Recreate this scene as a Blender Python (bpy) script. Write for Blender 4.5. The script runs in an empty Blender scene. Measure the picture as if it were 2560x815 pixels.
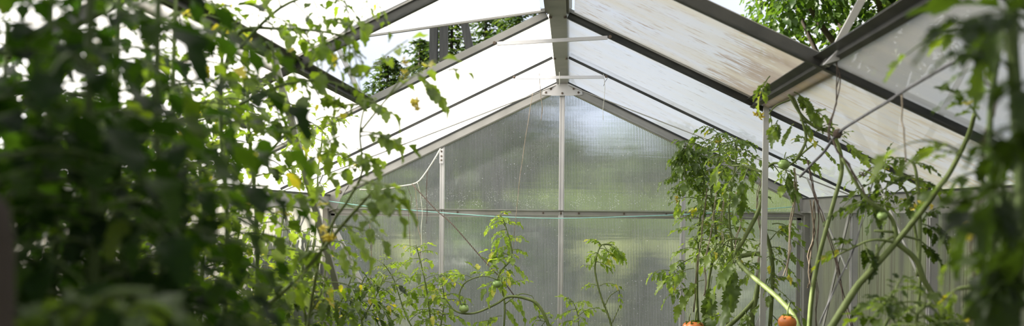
import bpy, math, random
import numpy as np
from mathutils import Vector

# ------------------------------------------------------------------ camera
F_PX, PP_Y = 2000.0, 543.74
YAW, PITCH, ROLL = -0.0735, -0.0065, 0.0095
CAM = np.array([0.0611, 0.0, 1.65])
sc = bpy.context.scene


def cam_axes():
    fwd = np.array([math.sin(YAW) * math.cos(PITCH), math.cos(YAW) * math.cos(PITCH), math.sin(PITCH)])
    r = np.array([math.cos(YAW), -math.sin(YAW), 0.0])
    u = np.cross(r, fwd)
    c, s = math.cos(ROLL), math.sin(ROLL)
    return c * r + s * u, -s * r + c * u, fwd


RIGHT, UP, FWD = cam_axes()
cd = bpy.data.cameras.new('camera')
cam = bpy.data.objects.new('camera', cd)
sc.collection.objects.link(cam)
sc.camera = cam
cd.sensor_width = 36.0
cd.lens = F_PX / 2560 * 36.0
cd.shift_y = (PP_Y - 407.5) / 2560
cd.clip_start = 0.02
cd.clip_end = 400
import mathutils
cam.matrix_world = mathutils.Matrix(((RIGHT[0], UP[0], -FWD[0], CAM[0]), (RIGHT[1], UP[1], -FWD[1], CAM[1]),
                                     (RIGHT[2], UP[2], -FWD[2], CAM[2]), (0, 0, 0, 1)))
cd.dof.use_dof = True
cd.dof.focus_distance = 3.9
cd.dof.aperture_fstop = 2.4
cd.dof.aperture_blades = 7

# ------------------------------------------------------------------ sky, sun, exposure
vs = sc.view_settings
vs.view_transform = 'Standard'
vs.look = 'None'
vs.gamma = 1.0
vs.use_curve_mapping = False
vs.exposure = 0.55
w = bpy.data.worlds.new('sky')
sc.world = w
w.use_nodes = True
nt = w.node_tree
bg = nt.nodes['Background']
tc = nt.nodes.new('ShaderNodeTexCoord')
nz = nt.nodes.new('ShaderNodeTexNoise')
nz.inputs['Scale'].default_value = 2.2
nz.inputs['Detail'].default_value = 5
cr = nt.nodes.new('ShaderNodeValToRGB')
cr.color_ramp.elements[0].position = 0.38
cr.color_ramp.elements[0].color = (0.70, 0.79, 0.98, 1)
cr.color_ramp.elements[1].position = 0.6
cr.color_ramp.elements[1].color = (1.0, 1.0, 1.0, 1)
nt.links.new(tc.outputs['Generated'], nz.inputs['Vector'])
nt.links.new(nz.outputs['Fac'], cr.inputs['Fac'])
nt.links.new(cr.outputs['Color'], bg.inputs['Color'])
bg.inputs['Strength'].default_value = 0.85
sd = bpy.data.lights.new('sun', 'SUN')
sd.energy = 9.5
sd.color = (1.0, 0.95, 0.86)
sd.angle = math.radians(0.7)
sun = bpy.data.objects.new('sun', sd)
sc.collection.objects.link(sun)
SUN = Vector((-0.86, 0.09, 0.45)).normalized()
sun.rotation_euler = SUN.to_track_quat('Z', 'Y').to_euler()
sun.location = (-6, 8, 9)
cy = sc.cycles
cy.max_bounces = 10
cy.diffuse_bounces = 4
cy.glossy_bounces = 3
cy.transmission_bounces = 6
cy.transparent_max_bounces = 12
cy.sample_clamp_indirect = 6
cy.caustics_reflective = False
cy.caustics_refractive = True

rng = random.Random(7)


def at(px, py, Y):
    """the world point on the plane y = Y seen at a pixel of the 2560 x 815 frame"""
    d = RIGHT * ((px - 1280) / F_PX) + UP * ((PP_Y - py) / F_PX) + FWD
    return CAM + d * (Y / d[1])


# ------------------------------------------------------------------ materials
def new_mat(name):
    m = bpy.data.materials.new(name)
    m.use_nodes = True
    t = m.node_tree
    t.nodes.clear()
    out = t.nodes.new('ShaderNodeOutputMaterial')
    return m, t, out


def N(t, kind, **kw):
    n = t.nodes.new(kind)
    for k, v in kw.items():
        if k in n.inputs:
            n.inputs[k].default_value = v
        else:
            setattr(n, k, v)
    return n


def mathn(t, op, a, b=None, clamp=False):
    n = t.nodes.new('ShaderNodeMath')
    n.operation = op
    n.use_clamp = clamp
    for i, v in enumerate((a, b)):
        if v is None:
            continue
        if isinstance(v, (int, float)):
            n.inputs[i].default_value = v
        else:
            t.links.new(v, n.inputs[i])
    return n.outputs[0]


def ramp(t, fac, stops):
    n = t.nodes.new('ShaderNodeValToRGB')
    el = n.color_ramp.elements
    while len(el) < len(stops):
        el.new(0.5)
    for e, (p, c) in zip(el, stops):
        e.position = p
        e.color = (*c, 1)
    t.links.new(fac, n.inputs[0])
    return n.outputs[0]


def noise(t, scale, detail=3, vec=None, rough=0.5, mapscale=None):
    c = t.nodes.new('ShaderNodeTexCoord')
    src = c.outputs['Object']
    if mapscale:
        mp = t.nodes.new('ShaderNodeMapping')
        mp.inputs['Scale'].default_value = mapscale
        t.links.new(src, mp.inputs['Vector'])
        src = mp.outputs[0]
    n = N(t, 'ShaderNodeTexNoise', Scale=scale, Detail=detail, Roughness=rough)
    t.links.new(src, n.inputs['Vector'])
    return n.outputs['Fac']


def simple(name, c1, c2=None, scale=12, rough=0.6, metal=0.0, spec=0.4, bump=0.0, mapscale=None):
    m, t, out = new_mat(name)
    b = N(t, 'ShaderNodeBsdfPrincipled', Roughness=rough, Metallic=metal)
    b.inputs['Specular IOR Level'].default_value = spec
    f = noise(t, scale, 4, mapscale=mapscale)
    col = ramp(t, f, [(0.3, c1), (0.7, c2 or c1)])
    t.links.new(col, b.inputs['Base Color'])
    if bump:
        bn = N(t, 'ShaderNodeBump', Strength=bump, Distance=0.01)
        t.links.new(f, bn.inputs['Height'])
        t.links.new(bn.outputs[0], b.inputs['Normal'])
    t.links.new(b.outputs[0], out.inputs[0])
    return m


def leaf_mat(name, stops, gloss=0.35, trans=0.5, tcol=(1.15, 1.2, 0.35)):
    m, t, out = new_mat(name)
    a = t.nodes.new('ShaderNodeAttribute')
    a.attribute_name = 'tint'
    nf = noise(t, 60, 2)
    v = mathn(t, 'ADD', a.outputs['Fac'], mathn(t, 'MULTIPLY', mathn(t, 'SUBTRACT', nf, 0.5), 0.18))
    col = ramp(t, v, stops)
    b = N(t, 'ShaderNodeBsdfPrincipled', Roughness=0.42)
    b.inputs['Specular IOR Level'].default_value = gloss
    t.links.new(col, b.inputs['Base Color'])
    tr = t.nodes.new('ShaderNodeBsdfTranslucent')
    mul = t.nodes.new('ShaderNodeMix')
    mul.data_type = 'RGBA'
    mul.blend_type = 'MULTIPLY'
    mul.inputs[0].default_value = 1.0
    t.links.new(col, mul.inputs[6])
    mul.inputs[7].default_value = (tcol[0] * 2.0, tcol[1] * 2.0, tcol[2] * 2.0, 1)
    t.links.new(mul.outputs[2], tr.inputs['Color'])
    mx = N(t, 'ShaderNodeMixShader', Fac=trans)
    t.links.new(b.outputs[0], mx.inputs[1])
    t.links.new(tr.outputs[0], mx.inputs[2])
    t.links.new(mx.outputs[0], out.inputs[0])
    return m


def poly_mat(name, axis, haze=0.4, transp=0.2, rough=0.4, hazecol=(0.85, 0.85, 0.88), pitch=0.011, dirt=0.0,
             dirtcol=(0.30, 0.21, 0.12), dirtmap=(12, 60, 12), splash=None, edge=None,
             film=(0.86, 0.76, 0.58)):
    """twin-wall sheet, inner skin: fluted, half clear, half milky"""
    m, t, out = new_mat(name)
    c = t.nodes.new('ShaderNodeTexCoord')
    sp = t.nodes.new('ShaderNodeSeparateXYZ')
    t.links.new(c.outputs['Object'], sp.inputs[0])
    ax = sp.outputs[axis]
    fl = mathn(t, 'SINE', mathn(t, 'MULTIPLY', ax, 2 * math.pi / pitch))
    fl01 = mathn(t, 'ADD', mathn(t, 'MULTIPLY', fl, 0.5), 0.5)
    big = noise(t, 1.6, 5, rough=0.6)
    streak = noise(t, 1.0, 4, mapscale=(3, 60, 3) if axis == 1 else (60, 3, 3), rough=0.6)
    hz = mathn(t, 'ADD', haze, mathn(t, 'MULTIPLY', mathn(t, 'SUBTRACT', fl01, 0.5), 0.20))
    hz = mathn(t, 'ADD', hz, mathn(t, 'MULTIPLY', mathn(t, 'SUBTRACT', big, 0.5), 0.35))
    hz = mathn(t, 'ADD', hz, mathn(t, 'MULTIPLY', mathn(t, 'SUBTRACT', streak, 0.5), 0.14), True)
    bump = N(t, 'ShaderNodeBump', Strength=0.5, Distance=0.004)
    wavy = noise(t, 1.0, 3, mapscale=(2.5, 2.5, 2.5) if axis == 1 else (1.5, 1, 26))
    t.links.new(mathn(t, 'ADD', fl01, mathn(t, 'MULTIPLY', wavy, 2.5 if axis == 0 else 0.5)), bump.inputs['Height'])
    rf = N(t, 'ShaderNodeBsdfRefraction', Roughness=rough, IOR=1.12)
    rf.inputs['Color'].default_value = (0.93, 0.94, 0.95, 1)
    t.links.new(bump.outputs[0], rf.inputs['Normal'])
    tr = t.nodes.new('ShaderNodeBsdfTranslucent')
    tr.inputs['Color'].default_value = (*hazecol, 1)
    m1 = t.nodes.new('ShaderNodeMixShader')
    t.links.new(hz, m1.inputs[0])
    t.links.new(rf.outputs[0], m1.inputs[1])
    t.links.new(tr.outputs[0], m1.inputs[2])
    tp = t.nodes.new('ShaderNodeBsdfTransparent')
    m2 = N(t, 'ShaderNodeMixShader', Fac=transp)
    t.links.new(m1.outputs[0], m2.inputs[1])
    t.links.new(tp.outputs[0], m2.inputs[2])
    last = m2
    gl = N(t, 'ShaderNodeBsdfGlossy', Roughness=0.25)
    fr = N(t, 'ShaderNodeFresnel', IOR=1.35)
    m3 = t.nodes.new('ShaderNodeMixShader')
    t.links.new(mathn(t, 'MINIMUM', mathn(t, 'MULTIPLY', fr.outputs[0], 0.6), 0.07), m3.inputs[0])
    t.links.new(last.outputs[0], m3.inputs[1])
    t.links.new(gl.outputs[0], m3.inputs[2])
    last = m3

    def over(fac, col, tw=0.5):
        nonlocal last
        df = t.nodes.new('ShaderNodeBsdfDiffuse')
        df.inputs['Color'].default_value = (*col, 1)
        tl = t.nodes.new('ShaderNodeBsdfTranslucent')
        tl.inputs['Color'].default_value = (*col, 1)
        mm = N(t, 'ShaderNodeMixShader', Fac=tw)
        t.links.new(df.outputs[0], mm.inputs[1])
        t.links.new(tl.outputs[0], mm.inputs[2])
        mo = t.nodes.new('ShaderNodeMixShader')
        t.links.new(fac, mo.inputs[0])
        t.links.new(last.outputs[0], mo.inputs[1])
        t.links.new(mm.outputs[0], mo.inputs[2])
        last = mo
    if dirt > 0:
        dn = noise(t, 1.0, 5, mapscale=dirtmap, rough=0.62)
        lo = 0.66 - 0.14 * dirt
        fac = mathn(t, 'MULTIPLY', mathn(t, 'SUBTRACT', dn, lo), 16.0, True)
        if edge is not None:      # streaks of algae gather towards the low edge of the sheet
            z0, k = edge
            e = mathn(t, 'MULTIPLY', mathn(t, 'SUBTRACT', z0, sp.outputs[2]), k, True)
            fac2 = mathn(t, 'MULTIPLY', mathn(t, 'ADD', mathn(t, 'SUBTRACT', dn, 0.62), mathn(t, 'MULTIPLY', e, 0.40)), 14.0, True)
            fac = mathn(t, 'MAXIMUM', fac, fac2)
        fac = mathn(t, 'MULTIPLY', fac, min(0.85, 0.55 + dirt * 0.25))
        over(fac, dirtcol, 0.7)
        over(mathn(t, 'MULTIPLY', mathn(t, 'SUBTRACT', noise(t, 1.0, 4, mapscale=(1.5, 9, 1.5)), 0.25), 2.6 * dirt, True), film, 0.9)
    # small pale specks: dried drops
    vo = N(t, 'ShaderNodeTexVoronoi', Scale=38.0)
    t.links.new(c.outputs['Object'], vo.inputs['Vector'])
    spk = mathn(t, 'MULTIPLY', mathn(t, 'SUBTRACT', 0.13, vo.outputs['Distance']), 14.0, True)
    amt = mathn(t, 'MULTIPLY', mathn(t, 'SUBTRACT', noise(t, 9.0, 2), 0.47), 6.0, True)
    vo2 = N(t, 'ShaderNodeTexVoronoi', Scale=1.0)
    mp2 = t.nodes.new('ShaderNodeMapping')
    mp2.inputs['Scale'].default_value = (150, 150, 80)
    t.links.new(c.outputs['Object'], mp2.inputs['Vector'])
    t.links.new(mp2.outputs[0], vo2.inputs['Vector'])
    spk2 = mathn(t, 'MULTIPLY', mathn(t, 'SUBTRACT', 0.26, vo2.outputs['Distance']), 8.0, True)
    if splash is not None:        # soil splashes in the foot of each sheet
        z0, k = splash
        s1 = mathn(t, 'MULTIPLY', mathn(t, 'SUBTRACT', z0, sp.outputs[2]), k, True)
        s1 = mathn(t, 'MULTIPLY', s1, mathn(t, 'GREATER_THAN', sp.outputs[2], z0 - 0.14))
        over(mathn(t, 'MULTIPLY', mathn(t, 'MULTIPLY', spk2, mathn(t, 'MULTIPLY', mathn(t, 'SUBTRACT', noise(t, 14.0, 3), 0.40), 5.0, True)), mathn(t, 'ADD', s1, 0.16, True)), (0.85, 0.84, 0.80), 0.6)
    over(mathn(t, 'MULTIPLY', mathn(t, 'MULTIPLY', spk, amt), 0.8), (0.85, 0.85, 0.82), 0.6)
    t.links.new(last.outputs[0], out.inputs[0])
    return m


def skin_mat():
    m, t, out = new_mat('clear_outer_skin')
    tp = t.nodes.new('ShaderNodeBsdfTransparent')
    tp.inputs['Color'].default_value = (0.96, 0.97, 0.97, 1)
    gl = N(t, 'ShaderNodeBsdfGlossy', Roughness=0.12)
    mx = N(t, 'ShaderNodeMixShader', Fac=0.04)
    t.links.new(tp.outputs[0], mx.inputs[1])
    t.links.new(gl.outputs[0], mx.inputs[2])
    t.links.new(mx.outputs[0], out.inputs[0])
    return m


M = {}
M['alu'] = simple('aged_aluminium', (0.30, 0.295, 0.275), (0.42, 0.41, 0.39), 7, 0.42, 0.35, 0.5)
M['alu_dark'] = simple('shaded_aluminium', (0.030, 0.033, 0.032), (0.075, 0.075, 0.07), 9, 0.5, 0.2, 0.4)  # darker copy of the aluminium: shade put into bar and sill colour
M['alu_light'] = simple('bright_aluminium', (0.62, 0.61, 0.62), (0.74, 0.73, 0.73), 7, 0.38, 0.3, 0.5)
M['rubber'] = simple('dark_gasket', (0.03, 0.035, 0.035), (0.06, 0.06, 0.055), 20, 0.7)
M['steel'] = simple('rusty_steel', (0.10, 0.08, 0.07), (0.22, 0.17, 0.13), 60, 0.6, 0.5)
M['skin'] = skin_mat()
M['roof'] = poly_mat('roof_polycarbonate', 1, haze=0.84, transp=0.20, hazecol=(0.95, 0.95, 0.98), rough=0.35, dirt=0.35, pitch=0.012)
M['roof_old'] = poly_mat('streaky_roof_polycarbonate', 1, haze=0.86, transp=0.17, hazecol=(0.86, 0.85, 0.88), rough=0.35, dirt=0.85, pitch=0.012,
                         dirtcol=(0.58, 0.37, 0.14), dirtmap=(7, 60, 7))
M['roof_grey'] = poly_mat('grey_roof_polycarbonate', 1, haze=0.86, transp=0.14, hazecol=(0.50, 0.50, 0.53), rough=0.35, dirt=0.2, pitch=0.012)  # greyer, darker sheet for the near right panels
M['sash'] = poly_mat('mossy_sash_polycarbonate', 1, haze=0.86, transp=0.17, hazecol=(0.86, 0.85, 0.88), rough=0.35, dirt=0.65, pitch=0.012,
                     dirtcol=(0.40, 0.20, 0.045), dirtmap=(13, 75, 13), edge=(2.25, 6.0))
M['gable'] = poly_mat('gable_polycarbonate', 0, haze=0.25, transp=0.05, rough=0.24, pitch=0.0096, splash=(1.81, 9.0),
                      hazecol=(0.78, 0.77, 0.82))
M['side'] = poly_mat('side_polycarbonate', 1, haze=0.58, transp=0.04, rough=0.5, pitch=0.0096,
                     hazecol=(0.36, 0.34, 0.31),
                     dirt=0.9, dirtcol=(0.20, 0.17, 0.12), dirtmap=(14, 60, 2), film=(0.30, 0.285, 0.25))
M['soil'] = simple('garden_soil', (0.06, 0.04, 0.025), (0.16, 0.11, 0.07), 14, 0.95, 0, 0.1, 0.6)
M['lawn'] = simple('lawn_grass', (0.06, 0.08, 0.03), (0.27, 0.30, 0.09), 0.9, 0.9, 0, 0.1, 0.0)
M['stem'] = simple('green_tomato_stem', (0.12, 0.165, 0.045), (0.21, 0.26, 0.09), 25, 0.55, 0, 0.35, 0.15)
M['stem_dark'] = simple('dark_tomato_stem', (0.07, 0.11, 0.03), (0.14, 0.19, 0.06), 25, 0.6, 0, 0.3, 0.15)
M['dry'] = simple('dried_vine', (0.14, 0.11, 0.075), (0.26, 0.21, 0.155), 40, 0.85)
M['twine'] = simple('jute_twine', (0.25, 0.205, 0.15), (0.42, 0.35, 0.26), 120, 0.9)
M['twine_dark'] = simple('brown_twine', (0.085, 0.062, 0.05), (0.16, 0.12, 0.10), 120, 0.9)
M['rope'] = simple('pale_rope', (0.55, 0.55, 0.47), (0.70, 0.70, 0.62), 90, 0.8)
M['cyan'] = simple('turquoise_string', (0.30, 0.68, 0.62), (0.45, 0.80, 0.74), 60, 0.5)
M['cable'] = simple('grey_cable', (0.10, 0.10, 0.11), (0.17, 0.17, 0.18), 60, 0.5)
M['timber'] = simple('grey_timber', (0.09, 0.085, 0.09), (0.16, 0.15, 0.15), 4, 0.8, mapscale=(8, 8, 1))
M['bark'] = simple('tree_bark', (0.04, 0.031, 0.024), (0.09, 0.07, 0.055), 12, 0.9)
M['fruit_green'] = simple('unripe_tomato_skin', (0.20, 0.33, 0.08), (0.32, 0.44, 0.15), 9, 0.3, 0, 0.5)
M['fruit_red'] = simple('ripe_tomato_skin', (0.55, 0.12, 0.03), (0.70, 0.24, 0.06), 9, 0.28, 0, 0.5)
M['petal'] = simple('yellow_petal', (0.80, 0.62, 0.05), (0.90, 0.76, 0.15), 30, 0.6)
G = [(0.0, (0.016, 0.030, 0.007)), (0.40, (0.060, 0.100, 0.017)), (0.8, (0.15, 0.215, 0.040)), (0.95, (0.21, 0.28, 0.05)), (1.0, (0.44, 0.37, 0.05))]
M['leaf'] = leaf_mat('tomato_leaf', G, 0.35, 0.5)
M['leaf_soft'] = leaf_mat('young_tomato_leaf', [(0.0, (0.12, 0.17, 0.04)), (0.5, (0.21, 0.29, 0.07)), (0.9, (0.30, 0.38, 0.10)), (1.0, (0.45, 0.42, 0.10))], 0.3, 0.5)
M['leaf_mid'] = leaf_mat('pale_tomato_leaf', [(0.0, (0.055, 0.09, 0.025)), (0.5, (0.14, 0.20, 0.055)), (0.9, (0.23, 0.31, 0.08)), (1.0, (0.42, 0.38, 0.08))], 0.45, 0.45)
M['leaf_shaded'] = leaf_mat('shaded_tomato_leaf', [(0.0, (0.008, 0.020, 0.005)), (0.5, (0.017, 0.042, 0.008)), (0.9, (0.05, 0.095, 0.015)), (1.0, (0.09, 0.13, 0.02))], 0.12, 0.5)  # shade of the left tangle put into a darker leaf colour
M['tree_leaf'] = leaf_mat('orchard_leaf', [(0.0, (0.02, 0.045, 0.012)), (0.5, (0.05, 0.095, 0.02)), (1.0, (0.11, 0.17, 0.035))], 0.5, 0.4)
M['needle'] = leaf_mat('conifer_needle', [(0.0, (0.025, 0.05, 0.02)), (0.6, (0.06, 0.10, 0.035)), (1.0, (0.14, 0.18, 0.06))], 0.3, 0.3)
M['hedge'] = leaf_mat('hedge_leaf', [(0.0, (0.16, 0.21, 0.06)), (0.5, (0.30, 0.37, 0.11)), (1.0, (0.40, 0.47, 0.16))], 0.2, 0.4)


# ------------------------------------------------------------------ mesh builder
class MB:
    def __init__(s):
        s.v, s.f, s.m, s.t, s.n = [], [], [], [], 0

    def add(s, verts, faces, mi=0, tint=0.4):
        verts = np.asarray(verts, float)
        faces = np.asarray(faces, int)
        if faces.shape[1] == 3:
            faces = np.hstack([faces, faces[:, 2:3]])
        s.v.append(verts)
        s.f.append(faces + s.n)
        s.m.append(np.full(len(faces), mi, int))
        s.t.append(np.full(len(verts), tint) if np.isscalar(tint) else tint)
        s.n += len(verts)
        return s

    def box(s, o, a, b, c, mi=0):
        """box with corner o and edge vectors a, b, c"""
        o, a, b, c = (np.array(q, float) for q in (o, a, b, c))
        V = [o, o + a, o + a + b, o + b, o + c, o + a + c, o + a + b + c, o + b + c]
        s.add(V, [(0, 3, 2, 1), (4, 5, 6, 7), (0, 1, 5, 4), (1, 2, 6, 5), (2, 3, 7, 6), (3, 0, 4, 7)], mi)
        return s

    def bar(s, p, q, wid, hgt, up=(0, 0, 1), mi=0):
        """rectangular bar from p to q, centred"""
        p, q, up = (np.array(k, float) for k in (p, q, up))
        d = q - p
        dn = d / np.linalg.norm(d)
        sd_ = np.cross(dn, up)
        sd_ /= np.linalg.norm(sd_)
        u = np.cross(sd_, dn)
        return s.box(p - sd_ * wid / 2 - u * hgt / 2, d, sd_ * wid, u * hgt, mi)

    def tube(s, pts, rad, sides=7, mi=0, step=4, smooth=True, tint=0.4, cap=True):
        P = [np.array(p[:3], float) for p in pts]
        Rr = rad if isinstance(rad, (list, tuple)) else [rad] * len(P)
        if smooth and len(P) > 2:
            Q, RR = [], []
            for i in range(len(P) - 1):
                p0 = P[max(0, i - 1)]
                p1, p2 = P[i], P[i + 1]
                p3 = P[min(len(P) - 1, i + 2)]
                for k in range(step):
                    u = k / step
                    Q.append(0.5 * ((2 * p1) + (-p0 + p2) * u + (2 * p0 - 5 * p1 + 4 * p2 - p3) * u * u + (-p0 + 3 * p1 - 3 * p2 + p3) * u ** 3))
                    RR.append(Rr[i] * (1 - u) + Rr[i + 1] * u)
            Q.append(P[-1])
            RR.append(Rr[-1])
            P, Rr = Q, RR
        n = len(P)
        ref = np.array([0.31, 0.87, 0.21])
        V = []
        for i in range(n):
            d = P[min(n - 1, i + 1)] - P[max(0, i - 1)]
            L = np.linalg.norm(d)
            d = d / L if L > 1e-9 else np.array([0, 0, 1.0])
            a = ref - d * (ref @ d)
            if np.linalg.norm(a) < 1e-4:
                a = np.cross(d, (1, 0, 0))
            a /= np.linalg.norm(a)
            ref = a
            b = np.cross(d, a)
            for k in range(sides):
                th = 2 * math.pi * k / sides
                V.append(P[i] + (a * math.cos(th) + b * math.sin(th)) * Rr[i])
        Fc = []
        for i in range(n - 1):
            for k in range(sides):
                k2 = (k + 1) % sides
                Fc.append((i * sides + k, i * sides + k2, (i + 1) * sides + k2, (i + 1) * sides + k))
        if cap:
            V.append(P[0])
            V.append(P[-1])
            for k in range(sides):
                k2 = (k + 1) % sides
                Fc.append((n * sides, k2, k, k))
                Fc.append((n * sides + 1, (n - 1) * sides + k, (n - 1) * sides + k2, (n - 1) * sides + k2))
        s.add(V, Fc, mi, tint)
        return P

    def lathe(s, c, prof, axis=(0, 0, 1), sides=14, mi=0):
        """prof: list of (radius, height) along axis"""
        c = np.array(c, float)
        ax = np.array(axis, float)
        ax /= np.linalg.norm(ax)
        a = np.cross(ax, (0.3, 0.9, 0.1))
        a /= np.linalg.norm(a)
        b = np.cross(ax, a)
        V, Fc = [], []
        for r, h in prof:
            for k in range(sides):
                th = 2 * math.pi * k / sides
                V.append(c + ax * h + (a * math.cos(th) + b * math.sin(th)) * r)
        for i in range(len(prof) - 1):
            for k in range(sides):
                k2 = (k + 1) % sides
                Fc.append((i * sides + k, i * sides + k2, (i + 1) * sides + k2, (i + 1) * sides + k))
        s.add(V, Fc, mi)
        return s

    def build(s, name, mats, parent=None, smooth=True, tint=False):
        V = np.vstack(s.v)
        Fq = np.vstack(s.f)
        mi = np.concatenate(s.m)
        me = bpy.data.meshes.new(name)
        tri = Fq[:, 2] == Fq[:, 3]
        sizes = np.where(tri, 3, 4)
        starts = np.concatenate([[0], np.cumsum(sizes)[:-1]])
        idx = np.empty(sizes.sum(), int)
        for k in range(3):
            idx[starts + k] = Fq[:, k]
        q = ~tri
        idx[starts[q] + 3] = Fq[q, 3]
        me.vertices.add(len(V))
        me.vertices.foreach_set('co', V.ravel())
        me.loops.add(len(idx))
        me.loops.foreach_set('vertex_index', idx)
        me.polygons.add(len(Fq))
        me.polygons.foreach_set('loop_start', starts)
        me.polygons.foreach_set('loop_total', sizes)
        me.polygons.foreach_set('material_index', mi)
        me.polygons.foreach_set('use_smooth', np.full(len(Fq), bool(smooth)))
        if tint:
            at_ = me.attributes.new('tint', 'FLOAT', 'POINT')
            at_.data.foreach_set('value', np.concatenate(s.t))
        me.update(calc_edges=True)
        for m_ in (mats if isinstance(mats, (list, tuple)) else [mats]):
            me.materials.append(M[m_])
        o = bpy.data.objects.new(name, me)
        sc.collection.objects.link(o)
        if parent is not None:
            o.parent = parent
            o.matrix_parent_inverse = parent.matrix_world.inverted() if False else mathutils.Matrix.Translation(-Vector(parent.location))
        return o


def tag(o, label=None, cat=None, group=None, kind=None):
    for k, v in (('label', label), ('category', cat), ('group', group), ('kind', kind)):
        if v:
            o[k] = v
    return o


def empty(name, loc=(0, 0, 0)):
    o = bpy.data.objects.new(name, None)
    o.location = tuple(float(q) for q in loc)
    o.empty_display_size = 0.1
    sc.collection.objects.link(o)
    return o


# ------------------------------------------------------------------ greenhouse frame dimensions
ZC = CAM[2]
Y0, S = 5.017, 0.8754
W = 1.5
HR, HE, HRAIL = ZC + 0.8278, ZC + 0.1062, ZC + 0.0247
TS = 0.528
YF = Y0 - 8 * S


def gy(k):
    return Y0 - k * S


def roof(sd_, t, y, off=0.0):
    """point of the roof underside: t = 0 ridge, 1 eave; off = above the roof plane"""
    n = np.array([sd_ * (HR - HE), 0, W])
    n /= np.linalg.norm(n)
    return np.array([sd_ * t * W, y, HR + (HE - HR) * t]) + n * off


RN = {s_: np.array([s_ * (HR - HE), 0, W]) / math.hypot(HR - HE, W) for s_ in (-1, 1)}
TH = 0.010


def sheet(c00, c10, c11, c01, nrm, mat, name, parent):
    """twin-wall sheet: inner skin through the four corners, outer skin TH along nrm, clear edges"""
    b = MB()
    c = [np.array(q, float) for q in (c00, c10, c11, c01)]
    o = [q + np.array(nrm) * TH for q in c]
    nn = np.cross(c[1] - c[0], c[3] - c[0])
    flip = nn @ np.array(nrm) > 0
    ins = (0, 3, 2, 1) if flip else (0, 1, 2, 3)
    outs = (4, 5, 6, 7) if flip else (4, 7, 6, 5)
    b.add(c + o, [ins], 0)
    b.f.append(np.array([outs]))
    b.m.append(np.array([1]))
    ed = [(0, 1, 5, 4), (1, 2, 6, 5), (2, 3, 7, 6), (3, 0, 4, 7)]
    b.f.append(np.array(ed))
    b.m.append(np.full(4, 1))
    return b.build(name, [mat, 'skin'], parent, smooth=False)


# ================================================================== SETTING
# ground
b = MB()
xs = np.linspace(-1, 1, 61)
n_ = 61
V = []
for j, v in enumerate(xs):
    for i, u in enumerate(xs):
        x = math.copysign(abs(u) ** 2.2, u) * 60
        y = 8 + math.copysign(abs(v) ** 2.2, v) * 60
        rise = max(0, y - 9) * 0.055 + max(0, y - 22) * 0.03
        V.append((x, y, -0.03 + rise + (0.03 * math.sin(x * 1.3 + y) if abs(x) > 2 or y > 6 else 0)))
Fc = [(j * n_ + i, j * n_ + i + 1, (j + 1) * n_ + i + 1, (j + 1) * n_ + i) for j in range(60) for i in range(60)]
b.add(V, Fc)
lawn = b.build('ground', 'lawn')
tag(lawn, kind='structure')
b = MB()
nx, ny = 24, 60
V = [(-W + 2 * W * i / nx, YF + (Y0 - YF) * j / ny, 0.012 + 0.012 * math.sin(i * 2.1 + j) * math.sin(j * 1.3)) for j in range(ny + 1) for i in range(nx + 1)]
Fc = [(j * (nx + 1) + i, j * (nx + 1) + i + 1, (j + 1) * (nx + 1) + i + 1, (j + 1) * (nx + 1) + i) for j in range(ny) for i in range(nx)]
b.add(V, Fc)
tag(b.build('floor', 'soil'), kind='structure')

# back gable wall
wb = empty('wall_back', (0, Y0, 0))
tag(wb, kind='structure')
RAILZ = HRAIL - 0.012
gx = [-W, -0.75, 0.0, 0.75, W]


def zroof(x):
    return HR + (HE - HR) * abs(x) / W


for i in range(4):
    xa, xb = gx[i], gx[i + 1]
    sheet((xa, Y0, RAILZ), (xb, Y0, RAILZ), (xb, Y0, zroof(xb) - 0.01), (xa, Y0, zroof(xa) - 0.01), (0, 1, 0), 'gable', 'upper_panel', wb)
    sheet((xa, Y0, 0.03), (xb, Y0, 0.03), (xb, Y0, RAILZ), (xa, Y0, RAILZ), (0, 1, 0), 'gable', 'lower_panel', wb)
for x in gx[1:4]:
    wd = 0.034 if x == 0 else 0.029
    b = MB()
    b.bar((x, Y0 - 0.014, 0), (x, Y0 - 0.014, zroof(x) - 0.03), wd, 0.026, (0, 1, 0))
    b.bar((x - wd * 0.30, Y0 - 0.029, 0), (x - wd * 0.30, Y0 - 0.029, zroof(x) - 0.04), 0.004, 0.006, (0, 1, 0))
    b.bar((x + wd * 0.30, Y0 - 0.029, 0), (x + wd * 0.30, Y0 - 0.029, zroof(x) - 0.04), 0.004, 0.006, (0, 1, 0))
    b.build('post', 'alu_light', wb, smooth=False)
for sd_ in (-1, 1):
    b = MB()
    b.box((sd_ * W - 0.03, Y0 - 0.07, 0), (0.06, 0, 0), (0, 0.07, 0), (0, 0, HE - 0.02))
    b.box((sd_ * (W - 0.05) - 0.012, Y0 - 0.02, 0), (0.024, 0, 0), (0, 0.015, 0), (0, 0, RAILZ))
    b.build('corner_post', 'alu', wb, smooth=False)
b = MB()
b.box((-W, Y0 - 0.028, RAILZ - 0.030), (2 * W, 0, 0), (0, 0.028, 0), (0, 0, 0.028))
b.box((-W, Y0 - 0.045, RAILZ + 0.000), (2 * W, 0, 0), (0, 0.045, 0), (0, 0, 0.005))
b.box((-W, Y0 - 0.020, RAILZ - 0.044), (2 * W, 0, 0), (0, 0.018, 0), (0, 0, 0.012))
b.build('rail', 'alu', wb, smooth=False)
for px in (1006 - 60, 1144, 1358, 1402, 1447, 1666, 930, 1560):
    p = at(px, 524, Y0 - 0.03)
    MB().lathe((p[0], Y0 - 0.028, RAILZ - 0.015), [(0.0001, -0.006), (0.0065, -0.005), (0.0065, 0.002)], (0, 1, 0), 8).build('bolt', 'steel', wb, smooth=False)
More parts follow.
